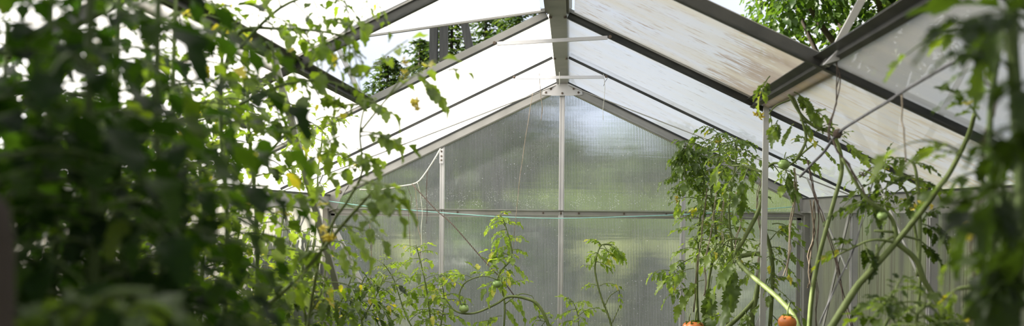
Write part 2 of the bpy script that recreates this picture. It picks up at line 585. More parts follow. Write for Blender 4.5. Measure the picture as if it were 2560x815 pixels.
for sd_ in (-1, 1):     # gable rafters: wide grey channel with a dark gasket on top
    b = MB()
    up = RN[sd_]
    p, q = roof(sd_, 0.01, Y0 - 0.025, -0.032), roof(sd_, 1.0, Y0 - 0.025, -0.032)
    b.bar(p, q, 0.05, 0.050, up)
    p, q = roof(sd_, 0.02, Y0 - 0.053, -0.047), roof(sd_, 0.99, Y0 - 0.053, -0.047)
    b.bar(p, q, 0.006, 0.012, up)
    r = b.build('rafter', 'alu', wb, smooth=False)
    b = MB()
    b.bar(roof(sd_, 0.015, Y0 - 0.05, -0.006), roof(sd_, 1.0, Y0 - 0.05, -0.006), 0.018, 0.010, up)
    b.build('gasket', 'rubber', r, smooth=False)
# apex gusset
b = MB()
gp = [(-0.125, HR - 0.098), (-0.12, HR - 0.068), (0, HR - 0.012), (0.12, HR - 0.068), (0.125, HR - 0.098), (0.06, HR - 0.104), (-0.06, HR - 0.104)]
V = [(x, Y0 - 0.060, z) for x, z in gp] + [(x, Y0 - 0.054, z) for x, z in gp] + [(0, Y0 - 0.060, HR - 0.08), (0, Y0 - 0.054, HR - 0.08)]
Fc = []
for i in range(7):
    j = (i + 1) % 7
    Fc += [(i, j, 14, 14), (7 + j, 7 + i, 15, 15), (i, 7 + i, 7 + j, j)]
b.add(V, Fc)
g_ = b.build('gusset_plate', 'alu_light', wb, smooth=False)
for x, z in ((-0.10, HR - 0.085), (-0.07, HR - 0.062), (0.10, HR - 0.085), (0.07, HR - 0.062), (0, HR - 0.09)):
    MB().lathe((x, Y0 - 0.06, z), [(0.0001, -0.007), (0.007, -0.006), (0.007, 0.0)], (0, 1, 0), 8).build('bolt', 'steel', g_, smooth=False)
# eave gussets
for sd_ in (-1, 1):
    b = MB()
    x0 = sd_ * W
    gp = [(x0, HE - 0.01), (x0 - sd_ * 0.16, HE + 0.055), (x0 - sd_ * 0.11, HE - 0.03), (x0 - sd_ * 0.085, RAILZ), (x0, RAILZ - 0.03)]
    V = [(x, Y0 - 0.060, z) for x, z in gp] + [(x, Y0 - 0.055, z) for x, z in gp]
    b.add(V, [(0, 1, 2, 2), (0, 2, 3, 3), (0, 3, 4, 4), (5, 7, 6, 6), (5, 8, 7, 7), (5, 9, 8, 8), (0, 1, 6, 5), (1, 2, 7, 6), (2, 3, 8, 7), (3, 4, 9, 8), (4, 0, 5, 9)])
    g_ = b.build('gusset_plate', 'alu', wb, smooth=False)
    MB().lathe((x0 - sd_ * 0.105, Y0 - 0.06, HE + 0.012), [(0.0001, -0.01), (0.012, -0.009), (0.012, 0.0)], (0, 1, 0), 10).build('bolt', 'steel', g_, smooth=False)
# diagonal straps of the gable
for (xa, za, xb, zb_) in ((-1.44, 1.56, -0.82, 0.34), (1.45, 1.56, 0.93, 0.34)):
    MB().bar((xa, Y0 - 0.045, za), (xb, Y0 - 0.045, zb_), 0.028, 0.005, (0, 1, 0)).build('diagonal_strap', 'alu_light', wb, smooth=False)
# short hook bracket on the post left of centre and right of centre
for x in (-0.75, 0.75):
    zt = zroof(x) - 0.075
    bp = MB().box((x - 0.013, Y0 - 0.058, zt - 0.09), (0.026, 0, 0), (0, 0.004, 0), (0, 0, 0.09)).build('bracket', 'alu_light', wb, smooth=False)
    for dz in (-0.015, -0.045, -0.07):
        MB().lathe((x, Y0 - 0.058, zt + dz), [(0.0001, -0.006), (0.006, -0.005), (0.006, 0.0)], (0, 1, 0), 8).build('bolt', 'steel', bp, smooth=False)

# side walls
for sd_, nm in ((-1, 'wall_left'), (1, 'wall_right')):
    wl = empty(nm, (sd_ * W, 1.5, 0))
    tag(wl, kind='structure')
    for k in range(8):
        ya, yb = gy(k + 1), gy(k)
        sheet((sd_ * W, ya, 0.03), (sd_ * W, yb, 0.03), (sd_ * W, yb, HRAIL), (sd_ * W, ya, HRAIL), (sd_, 0, 0), 'side', 'wall_panel', wl)
    for k in range(1, 9):
        b = MB()
        xi = sd_ * (W - 0.014)
        b.bar((xi, gy(k), 0), (xi, gy(k), HRAIL), 0.024, 0.030, (0, 1, 0))
        b.bar((sd_ * (W - 0.030), gy(k) - 0.012, 0), (sd_ * (W - 0.030), gy(k) - 0.012, HRAIL - 0.03), 0.006, 0.005, (0, 1, 0))
        b.bar((sd_ * (W - 0.030), gy(k) + 0.012, 0), (sd_ * (W - 0.030), gy(k) + 0.012, HRAIL - 0.03), 0.006, 0.005, (0, 1, 0))
        b.build('post', 'alu_light', wl, smooth=False)
    b = MB()
    b.box((sd_ * (W - 0.02) - 0.02, YF, HRAIL - 0.004), (0.04, 0, 0), (0, Y0 - YF, 0), (0, 0, HE - HRAIL - 0.006))
    b.box((sd_ * (W - 0.03) - 0.02, YF, HRAIL - 0.012), (0.04, 0, 0), (0, Y0 - YF, 0), (0, 0, 0.010))
    eb = b.build('eave_beam', 'alu', wl, smooth=False)
    b = MB()
    b.box((sd_ * (W - 0.025) - 0.02, YF, HE - 0.012), (0.04, 0, 0), (0, Y0 - YF, 0), (0, 0, 0.008))
    b.build('gasket', 'rubber', eb, smooth=False)
    # flat braces along the wall
    MB().bar((sd_ * (W - 0.04), gy(1) - 0.0, HRAIL - 0.01), (sd_ * (W - 0.04), gy(1) + 0.62 * S * 0.9, 0.9), 0.005, 0.026, (0, 1, 0)).build('wall_brace', 'alu', wl, smooth=False)

# unseen end wall behind the viewpoint, closed door, added to darken the plants
wf = empty('wall_front', (0, YF, 0))
tag(wf, kind='structure')
for xa, xb, z0 in ((-W, -0.45, 0.03), (0.45, W, 0.03), (-0.45, 0.0, 1.9), (0.0, 0.45, 1.9)):
    sheet((xa, YF, z0), (xb, YF, z0), (xb, YF, zroof(xb) - 0.01), (xa, YF, zroof(xa) - 0.01), (0, -1, 0), 'side', 'wall_panel', wf)
for x in (-W + 0.02, -0.45, 0.45, W - 0.02):
    MB().bar((x, YF + 0.02, 0), (x, YF + 0.02, zroof(x) - 0.03), 0.035, 0.03, (0, 1, 0)).build('post', 'alu', wf, smooth=False)
dr_ = empty('door_1', (0, YF, 0))
tag(dr_, kind='structure')
b = MB()
for x in (-0.42, 0.42):
    b.bar((x, YF, 0.03), (x, YF, 1.88), 0.04, 0.03, (0, 1, 0))
for z in (0.05, 0.95, 1.86):
    b.bar((-0.42, YF, z), (0.42, YF, z), 0.03, 0.04)
b.build('door_frame', 'alu', dr_, smooth=False)
for z0, z1 in ((0.05, 0.95), (0.95, 1.86)):
    sheet((-0.42, YF, z0), (0.42, YF, z0), (0.42, YF, z1), (-0.42, YF, z1), (0, -1, 0), 'side', 'door_panel', dr_)

# ceiling: ridge, bars, sheets, ties
ce = empty('ceiling', (0, 1.5, HR))
tag(ce, kind='structure')
b = MB()
b.box((-0.035, YF, HR - 0.030), (0.07, 0, 0), (0, Y0 - YF - 0.04, 0), (0, 0, 0.030))
b.box((-0.046, YF, HR - 0.006), (0.092, 0, 0), (0, Y0 - YF + 0.02, 0), (0, 0, 0.045))
b.build('ridge_beam', 'alu', ce, smooth=False)
barw = {1: (0.008, 0.012), 2: (0.014, 0.018), 3: (0.018, 0.022), 4: (0.020, 0.024)}
for sd_ in (-1, 1):
    up = RN[sd_]
    for k in range(1, 9):
        wd, hg = barw.get(k, (0.018, 0.024))
        b = MB()
        b.bar(roof(sd_, 0.03, gy(k), -hg / 2), roof(sd_, 0.985, gy(k), -hg / 2), wd, hg, up)
        if k in (2, 3, 4):
            b.bar(roof(sd_, 0.03, gy(k), 0.004), roof(sd_, TS, gy(k), 0.004), wd * 0.8, 0.024, up)
        b.bar(roof(sd_, TS + 0.02 if k in (2, 3, 4) else 0.03, gy(k), 0.016), roof(sd_, 0.985, gy(k), 0.016), wd * 1.25, 0.008, up)
        br = b.build('glazing_bar', 'alu' if (k == 2 and sd_ < 0) else 'alu_dark', ce, smooth=False)  # lighter metal stands for daylight from the open window on this bar
        if k >= 2:
            b = MB()
            for e in (-1, 1):
                b.bar(roof(sd_, 0.03, gy(k) + e * wd * 0.45, -hg * 0.8), roof(sd_, 0.985, gy(k) + e * wd * 0.45, -hg * 0.8), 0.004, 0.006, up)
            b.build('gasket', 'rubber', br, smooth=False)
    for k in range(8):
        ya, yb = gy(k + 1), gy(k) + (0.03 if k == 0 else 0)
        near_right = sd_ == 1 and k >= 2
        mt = ('roof_grey' if k >= 3 else 'roof_old') if near_right else 'roof'
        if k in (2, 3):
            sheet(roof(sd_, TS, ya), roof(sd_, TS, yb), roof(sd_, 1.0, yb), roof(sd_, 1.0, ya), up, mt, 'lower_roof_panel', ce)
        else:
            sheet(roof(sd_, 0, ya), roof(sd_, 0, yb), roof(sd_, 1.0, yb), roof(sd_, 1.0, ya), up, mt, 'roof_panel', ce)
    # sill below the roof windows
    b = MB()
    b.bar(roof(sd_, TS, gy(2) + 0.02, -0.010), roof(sd_, TS, gy(4), -0.010), 0.018, 0.020, up)
    b.bar(roof(sd_, TS - 0.010, gy(2) + 0.02, -0.001), roof(sd_, TS - 0.010, gy(4), -0.001), 0.040, 0.004, up)
    b.bar(roof(sd_, TS + 0.010, gy(2) + 0.02, 0.012), roof(sd_, TS + 0.010, gy(4), 0.012), 0.016, 0.014, up)
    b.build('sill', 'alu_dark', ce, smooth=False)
    # wind brace from the apex to the first eave joint
    MB().bar(roof(sd_, 0.03, gy(0) - 0.05, -0.02), roof(sd_, 0.98, gy(1), -0.02), 0.016, 0.004, up).build('wind_brace', 'alu', ce, smooth=False)
    # knee braces from bar to post
    for k in (1, 2, 3):
        p = roof(sd_, 0.845, gy(k) + 0.02, -0.03)
        q = (sd_ * (W - 0.045), gy(k) + 0.02, 1.38)
        MB().bar(p, q, 0.005, 0.022, (0, 1, 0)).build('knee_brace', 'alu_light', ce, smooth=False)
# collar ties
for k, ta, tb_ in ((1, 0.158, 0.155), (2, 0.17, 0.140)):
    p, q = roof(-1, ta, gy(k) - 0.012, -0.02), roof(1, tb_, gy(k) - 0.012, -0.02)
    tb = MB().bar(p, q, 0.004, 0.016, (0, 0.25, 1)).build('collar_tie', 'alu_light', ce, smooth=False)
    for e, pt in ((-1, p), (1, q)):
        c = pt + np.array([e * 0.01, -0.004, 0.002])
        MB().lathe(c, [(0.0001, -0.007), (0.007, -0.006), (0.007, 0.006)], (0, 1, 0), 8).build('bolt', 'steel', tb, smooth=False)
for k in (1, 2):
    for e in (-1, 1):
        MB().lathe((e * 0.030, gy(k), HR - 0.03), [(0.007, 0.004), (0.007, -0.006), (0.0001, -0.007)], (0, 0, 1), 8).build('bolt', 'steel', ce, smooth=False)
# prop under the right sill, strut under the left sill
p = roof(1, TS + 0.01, gy(2) - 0.02, -0.04)
tp_ = at(1917, 200, p[1])
MB().bar(tp_, (tp_[0] - 0.015, p[1], 0.0), 0.022, 0.012, (0, 1, 0)).build('prop', 'alu_light', ce, smooth=False)
p = at(680, 128, 2.18)
q = at(777, 480, 2.30)
d = (q - p)
MB().bar(p, p + d * 1.75, 0.018, 0.012, (0, 1, 0)).build('strut', 'alu', ce, smooth=False)


# roof windows
def sash(name, sd_, k, ang, mat, label=None):
    """sash hinged at the ridge between bars k and k+1, opened to slope angle ang"""
    e = empty(name, (0, gy(k) - S / 2, HR))
    tag(e, kind='structure')
    L = TS * math.hypot(W, HR - HE) + 0.02
    dr = np.array([sd_ * math.cos(ang), 0, -math.sin(ang)])
    up = np.array([sd_ * math.sin(ang), 0, math.cos(ang)])
    o = np.array([sd_ * 0.04, 0, HR - 0.004 - 0.0])
    ya, yb = gy(k + 1) + 0.009, gy(k) - 0.009
    A = lambda l, y, of=0: o + dr * l + np.array([0, y, 0]) + up * of
    sheet(A(0.03, ya), A(0.03, yb), A(L, yb), A(L, ya), up, mat, 'pane', e)
    b = MB()
    for y in (ya, yb):
        b.bar(A(0, y), A(L, y), 0.014, 0.014, up)
    b.bar(A(L, ya), A(L, yb), 0.018, 0.016, up)
    b.bar(A(0.0, ya), A(0.0, yb), 0.026, 0.026, up)
    b.build('sash_frame', 'alu', e, smooth=False)
    return e, A(L, yb), A(L, ya)


SLOPE = math.atan2(HR - HE, W)
e1, c1, _ = sash('window_1', -1, 2, math.radians(7.5), 'roof')
e2, _, _ = sash('window_2', 1, 2, SLOPE, 'sash')
e3, c3, c3b = sash('window_3', 1, 3, math.radians(9), 'roof_old')
e4, _, _ = sash('window_4', -1, 3, SLOPE, 'roof')
b = MB()
b.bar(roof(-1, TS, gy(2) - 0.03, 0.0), c1 + np.array([0.01, -0.01, 0]), 0.02, 0.006, (0, 1, 0))
b.build('window_stay', 'alu_light', e1, smooth=False)
b = MB()
p = roof(1, TS, gy(3) - 0.045, -0.02)
top = at(2165, -20, p[1] + 0.02)
b.bar(p, p + (top - p) * 1.25, 0.020, 0.010, (0, 1, 0))
b.build('window_stay', 'alu', e3, smooth=False)
# folded bracket holding the stay
b = MB()
for (x0, y0, x1, y1, x2, y2) in ((2054, 164, 2096, 122, 2094, 152), (2104, 134, 2122, 106, 2114, 134)):
    Y = gy(3) - 0.15
    tri = [at(x0, y0, Y), at(x1, y1, Y), at(x2, y2, Y)]
    V = tri + [q_ + np.array([0.004, -0.004, 0.002]) for q_ in tri]
    b.add(V, [(0, 1, 2, 2), (5, 4, 3, 3), (0, 3, 4, 1), (1, 4, 5, 2), (2, 5, 3, 0)])
b.build('stay_bracket', 'alu_light', e3, smooth=False)


# ================================================================== PLANT KIT
def leaflet_templates(kind, count, seed, cols=5):
    r = random.Random(seed)
    out = []
    for _ in range(count):
        n = 5 if kind == 'serrate' else 3
        rows = 2 * n + 2
        wmax = {'serrate': 0.24, 'broad': 0.33}[kind] * r.uniform(0.85, 1.15)
        fold = r.uniform(0.1, 0.55)
        droop = r.uniform(0.05, 0.45)
        twist = r.uniform(-0.35, 0.35)
        ph = r.uniform(0, 6)
        asym = r.uniform(-0.1, 0.1)
        V = []
        cs = np.linspace(-1, 1, cols)
        for i in range(rows + 1):
            t = i / rows
            base = math.sin(math.pi * min(1, t ** 0.72)) ** 0.8 if 0 < t < 1 else 0.02
            peak = i % 2 == 1
            k = (1.15 if peak else (0.76 if kind == 'serrate' else 0.84))
            wd = wmax * base * k
            for c in cs:
                fwd = 0.05 * abs(c) if peak else 0
                x = t + fwd
                y = c * wd * (1 + asym * (1 if c > 0 else -1))
                z = abs(y) * fold - droop * t * t + 0.10 * abs(c) * wd / wmax * math.sin(ph + t * 9 + (2 if c > 0 else 0)) + y * twist * t
                V.append((x, y, z))
        V = np.array(V)
        Fc = [(i * cols + j, i * cols + j + 1, (i + 1) * cols + j + 1, (i + 1) * cols + j) for i in range(rows) for j in range(cols - 1)]
        out.append((V, np.array(Fc)))
    return out


TPL = {('serrate', 5): leaflet_templates('serrate', 10, 1), ('broad', 5): leaflet_templates('broad', 10, 2),
       ('serrate', 3): leaflet_templates('serrate', 8, 3, 3), ('broad', 3): leaflet_templates('broad', 8, 4, 3)}


def unit(v):
    return v / (np.linalg.norm(v) + 1e-12)


BOUND = [False]


def inside(V, m=0.012):
    x = np.abs(V[:, 0])
    return bool(np.all(V[:, 2] < HR + (HE - HR) * x / W - m) and np.all(x < W - 0.035) and np.all(V[:, 1] < Y0 - 0.06))


def clampin(p, m=0.05):
    p = np.array(p, float)
    p[0] = min(W - 0.07, max(-W + 0.07, p[0]))
    p[2] = min(p[2], HR + (HE - HR) * abs(p[0]) / W - m)
    return p


def leaflet(mb, p, d, nrm, L, kind, r, lod=5, tint=None):
    V, Fc = r.choice(TPL[(kind, lod)])
    d = unit(d)
    s_ = np.cross(nrm, d)
    if np.linalg.norm(s_) < 1e-3:
        s_ = np.cross((0.3, 0.7, 0.2), d)
    s_ = unit(s_)
    u = np.cross(d, s_)
    Mx = np.stack([d, s_, u]) * L
    tn = min(1, max(0, r.gauss(0.5, 0.22))) if tint is None else min(1, max(0, tint + r.uniform(-0.1, 0.1)))
    if tint is None and r.random() < 0.018:
        tn = 1.0
    V = V @ Mx + p
    if BOUND[0] and not inside(V):
        return
    mb.add(V, Fc, 0, tn)


def compound(mb, start, d, L, r, size=0.06, kind='serrate', pairs=3, droop=0.35, lod=5, tint=None, hang=0.45, rad=0.0022, end=None):
    """a tomato leaf: rachis, pairs of leaflets, small ones between, an end leaflet"""
    start = np.array(start, float)
    if end is not None:
        d = (np.array(end, float) - start)
        L = np.linalg.norm(d)
        d = d / L
        end = np.array(end, float)
    d = unit(np.array(d, float))
    Z = np.array([0, 0, 1.0])
    if end is None:
        pts = [start + d * L * t - Z * (droop * L * t * t) for t in np.linspace(0, 1, 6)]
    else:
        bow = Z * L * r.uniform(0.05, 0.18)
        pts = [start + d * L * t + bow * 4 * t * (1 - t) for t in np.linspace(0, 1, 6)]
    if BOUND[0] and not inside(np.array(pts)):
        return
    mb.tube(pts, [rad, rad * 0.9, rad * 0.8, rad * 0.7, rad * 0.55, rad * 0.4], 4, 1, 1, False, cap=False)
    P = np.array(pts)

    def pos(t):
        q = t * 5
        i = min(4, int(q))
        return P[i] + (P[i + 1] - P[i]) * (q - i), unit(P[i + 1] - P[i])
    roll = r.uniform(-0.5, 0.5)
    for j in range(pairs):
        t = 0.30 + 0.58 * j / max(1, pairs - 0.4)
        for sg in (-1, 1):
            p, tg = pos(min(0.97, t + r.uniform(-0.04, 0.04)))
            side = unit(np.cross(tg, Z) + 1e-4)
            side = unit(side * math.cos(roll) + np.cross(tg, side) * math.sin(roll))
            dd = side * sg * 0.9 + tg * r.uniform(0.35, 0.8) - Z * hang * r.uniform(0.3, 1.5)
            dd = unit(dd)
            nn = Z * 1.0 + side * sg * r.uniform(-0.2, 0.6) + np.array([r.uniform(-.3, .3), r.uniform(-.3, .3), 0])
            pl = size * 0.25
            mb.tube([p, p + dd * pl], [rad * 0.45, rad * 0.35], 3, 1, 1, False, cap=False)
            leaflet(mb, p + dd * pl, dd, nn, size * r.uniform(0.75, 1.1) * (0.85 if j == 0 else 1), kind, r, lod, tint)
            if r.random() < 0.5 and lod == 5:
                p2, tg = pos(min(0.98, t + 0.1))
                leaflet(mb, p2, side * sg + tg * 0.4 - Z * 0.2, Z, size * r.uniform(0.22, 0.4), kind, r, 3, tint)
    p, tg = pos(1.0)
    leaflet(mb, p, tg - Z * hang * 0.6, Z + tg * 0.3 + np.array([r.uniform(-.3, .3), r.uniform(-.3, .3), 0]), size * r.uniform(1.1, 1.4), kind, r, lod, tint)


def along(P, t):
    P = np.array(P)
    q = t * (len(P) - 1)
    i = min(len(P) - 2, int(q))
    return P[i] + (P[i + 1] - P[i]) * (q - i), unit(P[i + 1] - P[i])


def leafy(mb, P, n, r, L=(0.14, 0.22), size=0.055, kind='serrate', t0=0.15, t1=1.0, pairs=3, lod=5, tint=None, rise=0.35, bias=None, droop=0.45, hang=0.45):
    ph = r.uniform(0, 6.28)
    for i in range(n):
        t = t0 + (t1 - t0) * (i + r.uniform(0.2, 0.8)) / n
        p, tg = along(P, t)
        a = ph + i * 2.399 + r.uniform(-0.3, 0.3)
        a_ = unit(np.cross(tg, (0.37, 0.61, 0.13)))
        b_ = np.cross(tg, a_)
        d = a_ * math.cos(a) + b_ * math.sin(a) + tg * rise
        if bias is not None:
            d = d + np.array(bias)
        compound(mb, p, d, r.uniform(*L) * (1.0 if t < 0.85 else 0.7), r, size * r.uniform(0.8, 1.15) * (1 if t < 0.88 else 0.65), kind, pairs, droop, lod, tint, hang)


def tomato_fruit(p, rr, ripe, parent, lab=None):
    b = MB()
    prof = []
    for i in range(11):
        a = math.pi * i / 10
        rad_ = rr * math.sin(a) * 1.04
        h = -rr * math.cos(a) * 0.92
        if i >= 9:
            h -= rr * 0.10
        prof.append((max(rad_, 1e-4), h))
    b.lathe(p, prof, (0.05, 0.03, 1), 16)
    o = b.build('tomato', 'fruit_red' if ripe else 'fruit_green', parent)
    c = MB()
    rr_ = random.Random(int(p[0] * 1000))
    for k in range(5):
        a = k * 1.2566 + 0.3
        dd = np.array([math.cos(a), math.sin(a), -0.1])
        leaflet(c, np.array(p) + np.array([0, 0, rr * 0.86]), dd, np.array([0, 0, 1.0]), rr * 1.0, 'serrate', rr_, 3, 0.4)
    c.tube([np.array(p) + np.array([0, 0, rr * 0.8]), np.array(p) + np.array([0.002, 0, rr * 1.5]), np.array(p) + np.array([0.008, 0.004, rr * 2.2])], rr * 0.09, 5, 1, 2)
    c.build('calyx', ['leaf', 'stem'], o, tint=True)
    if lab:
        o['label'] = lab
    return o


def flower(p, sz, parent, r, n=3):
    b = MB()
    for q in range(n):
        c = np.array(p) + np.array([r.uniform(-1, 1), r.uniform(-1, 1), r.uniform(-1, 1)]) * sz * (0.9 if n > 1 else 0)
        ax = unit(np.array([r.uniform(-1, 1), r.uniform(-1, 0), r.uniform(-0.8, 0.4)]))
        a_ = unit(np.cross(ax, (0.2, 0.5, 0.9)))
        b_ = np.cross(ax, a_)
        for k in range(5):
            th = k * 1.2566
            dd = a_ * math.cos(th) + b_ * math.sin(th) - ax * 0.35
            leaflet(b, c, dd, ax, sz, 'serrate', r, 3, 0.5)
        b.tube([c, c + ax * sz * 0.55], [sz * 0.13, sz * 0.05], 5, 0, 1, False)
    return b.build('flower_cluster', ['petal', 'stem'], parent)


PCOUNT = [0]


def plant(label, stems, leaf='leaf', stemmat='stem', group=None, seed=None, fol=None, fruits=(), flowers=(), ground=None, name='tomato_plant', leaves=(), sides=8):
    """stems: list of (points [(px, py, Y)...], radius start, radius end, leafy kwargs or None)"""
    PCOUNT[0] += 1
    r = random.Random(seed or PCOUNT[0] * 17)
    mbs, mbf = MB(), MB()
    first = None
    for si, (pts, r0, r1, kw) in enumerate(stems):
        W3 = [clampin(at(*p)) for p in pts]
        if si == 0:
            base = np.array([W3[0][0] + r.uniform(-.04, .04), W3[0][1] + r.uniform(-.03, .05), 0.0]) if ground is None else np.array(ground, float)
            first = base
            if W3[0][2] > 0.15:
                mid = base * 0.5 + W3[0] * 0.5 + np.array([r.uniform(-.02, .02), 0, 0])
                full = [base - np.array([0, 0, 0.01]), mid] + W3
            else:
                full = W3
        else:
            full = W3
        n = len(full)
        rads = [r0 + (r1 - r0) * i / (n - 1) for i in range(n)]
        P = mbs.tube(full, rads, sides, 0, 5)
        if kw:
            if si == 0 and len(full) != len(W3):
                P = P[10:]
            leafy(mbf, P, r=r, **kw)
    for lv in leaves:
        (x0, y0, x1, y1, Y), kw = lv[0], (lv[1] if len(lv) > 1 else {})
        Y1 = kw.pop('Y1', Y) if kw else Y
        k2 = dict(size=0.05, kind='serrate', pairs=3)
        k2.update(kw)
        compound(mbf, at(x0, y0, Y), (1, 0, 0), 1, r, end=at(x1, y1, Y1), **k2)
    e = empty(name, first)
    tag(e, label, 'plant', group)
    mbs.build('stem', stemmat, e)
    if mbf.n:
        mbf.build('foliage', [leaf, stemmat], e, tint=True)
    for (px, py, Y, rr, ripe) in fruits:
        tomato_fruit(at(px, py, Y), rr, ripe, e)
    for fl in flowers:
        flower(at(*fl[:3]), fl[3], e, r, fl[4] if len(fl) > 4 else 3)
    return e


# ================================================================== PLANTS
# --- back row in front of the gable
BOUND[0] = True
LB = dict(L=(0.12, 0.20), size=0.055, pairs=3, kind='serrate')
plant('bushy tomato plant with a tall thin top shoot, beside the left gable post',
      [([(1085, 900, 4.35), (1075, 790, 4.35), (1062, 700, 4.32), (1040, 612, 4.3)], 0.007, 0.003, dict(n=22, t0=0.05, L=(0.10, 0.17), size=0.05)),
       ([(1085, 900, 4.35), (1020, 800, 4.3), (985, 700, 4.3), (955, 655, 4.25)], 0.005, 0.002, dict(n=22, t0=0.1, L=(0.10, 0.18), size=0.048)),
       ([(1085, 900, 4.35), (1110, 760, 4.4), (1100, 690, 4.4)], 0.005, 0.002, dict(n=20, t0=0.1, L=(0.10, 0.16), size=0.052))],
      leaf='leaf_soft', leaves=[((1040, 620, 1000, 612, 4.3), dict(size=0.035)), ((1040, 620, 1072, 610, 4.3), dict(size=0.035)),
                                ((960, 660, 900, 640, 4.25), dict(size=0.03)), ((990, 690, 925, 700, 4.25), dict(size=0.04)), ((1100, 690, 1128, 676, 4.4), {})])
plant('slim tomato plant before the gable centre with an arching stem and two green fruits',
      [([(1256, 900, 4.45), (1262, 760, 4.45), (1246, 690, 4.45), (1280, 640, 4.45), (1262, 560, 4.45), (1248, 535, 4.45)], 0.007, 0.003, dict(n=22, t0=0.3, L=(0.07, 0.13), size=0.046)),
       ([(1395, 900, 4.3), (1372, 815, 4.3), (1345, 762, 4.3), (1310, 745, 4.3), (1270, 742, 4.3), (1240, 760, 4.3), (1185, 783, 4.3), (1140, 778, 4.3), (1112, 745, 4.3)], 0.011, 0.004, None),
       ([(1160, 780, 4.3), (1148, 740, 4.3), (1165, 705, 4.3), (1210, 690, 4.3), (1245, 700, 4.3)], 0.0045, 0.003, None),
       ([(1262, 760, 4.45), (1300, 735, 4.4), (1330, 740, 4.4)], 0.004, 0.002, None)],
      leaf='leaf_soft', fruits=[(1243, 710, 4.3, 0.024, False), (1160, 771, 4.28, 0.026, False)],
      leaves=[((1262, 565, 1240, 548, 4.45), dict(size=0.03)), ((1258, 590, 1235, 612, 4.45), dict(size=0.045)), ((1268, 590, 1272, 625, 4.45), dict(size=0.035)),
              ((1278, 640, 1235, 640, 4.45), dict(size=0.055)), ((1275, 640, 1222, 625, 4.45), dict(size=0.05)), ((1250, 690, 1232, 660, 4.45), dict(size=0.055)),
              ((1250, 680, 1258, 720, 4.45), dict(size=0.05)), ((1165, 705, 1150, 685, 4.3), dict(size=0.045)), ((1180, 695, 1130, 690, 4.3), dict(size=0.06)),
              ((1200, 690, 1190, 672, 4.3), dict(size=0.06)), ((1240, 700, 1225, 740, 4.3), dict(size=0.05)), ((1262, 745, 1300, 770, 4.4), dict(size=0.05)),
              ((1262, 720, 1310, 700, 4.4), dict(size=0.045)), ((1255, 790, 1220, 810, 4.45), dict(size=0.05)), ((1258, 770, 1285, 800, 4.45), dict(size=0.055)),
              ((1330, 740, 1345, 775, 4.4), dict(size=0.04)), ((1290, 735, 1310, 790, 4.4), dict(size=0.05)), ((1240, 800, 1180, 812, 4.4), dict(size=0.05))])
plant('small low tomato shoot in front of the centre post of the gable',
      [([(1440, 900, 4.4), (1446, 800, 4.4), (1432, 752, 4.4)], 0.005, 0.0025, dict(n=9, t0=0.1, L=(0.10, 0.15), size=0.052)),
       ([(1440, 900, 4.4), (1380, 815, 4.4), (1342, 800, 4.4)], 0.004, 0.002, dict(n=6, t0=0.3, L=(0.08, 0.12), size=0.045))],
      leaf='leaf_soft', leaves=[((1445, 790, 1492, 770, 4.4), dict(size=0.045)), ((1436, 760, 1412, 742, 4.4), dict(size=0.04))])
plant('single slender tomato stem with a nodding top before the right gable panel',
      [([(1540, 900, 4.4), (1528, 812, 4.4), (1502, 740, 4.4), (1488, 680, 4.4), (1492, 640, 4.4), (1505, 612, 4.4), (1535, 612, 4.4)], 0.008, 0.003, dict(n=7, t0=0.62, L=(0.07, 0.11), size=0.045)),
       ([(1512, 765, 4.4), (1525, 740, 4.4), (1548, 724, 4.4)], 0.003, 0.002, None),
       ([(1528, 812, 4.4), (1545, 775, 4.4), (1550, 762, 4.4)], 0.003, 0.002, None)],
      leaf='leaf_soft', leaves=[((1505, 614, 1475, 598, 4.4), dict(size=0.035)), ((1510, 612, 1550, 630, 4.4), dict(size=0.05)), ((1525, 612, 1556, 640, 4.4), dict(size=0.055, hang=0.9)),
                                ((1495, 630, 1480, 655, 4.4), dict(size=0.04)), ((1492, 640, 1522, 650, 4.4), dict(size=0.05)), ((1490, 655, 1520, 668, 4.4), dict(size=0.04)),
                                ((1495, 715, 1468, 712, 4.4), dict(size=0.035)), ((1498, 715, 1545, 715, 4.4), dict(size=0.035)), ((1490, 668, 1460, 664, 4.4), dict(size=0.02, pairs=2)),
                                ((1548, 726, 1552, 760, 4.4), dict(size=0.03, pairs=2))])
plant('low tomato shoots crossing the bottom between the centre plants',
      [([(1580, 900, 4.45), (1572, 815, 4.45)], 0.004, 0.002, dict(n=5, t0=0.4, L=(0.07, 0.1), size=0.035))], leaf='leaf_soft')

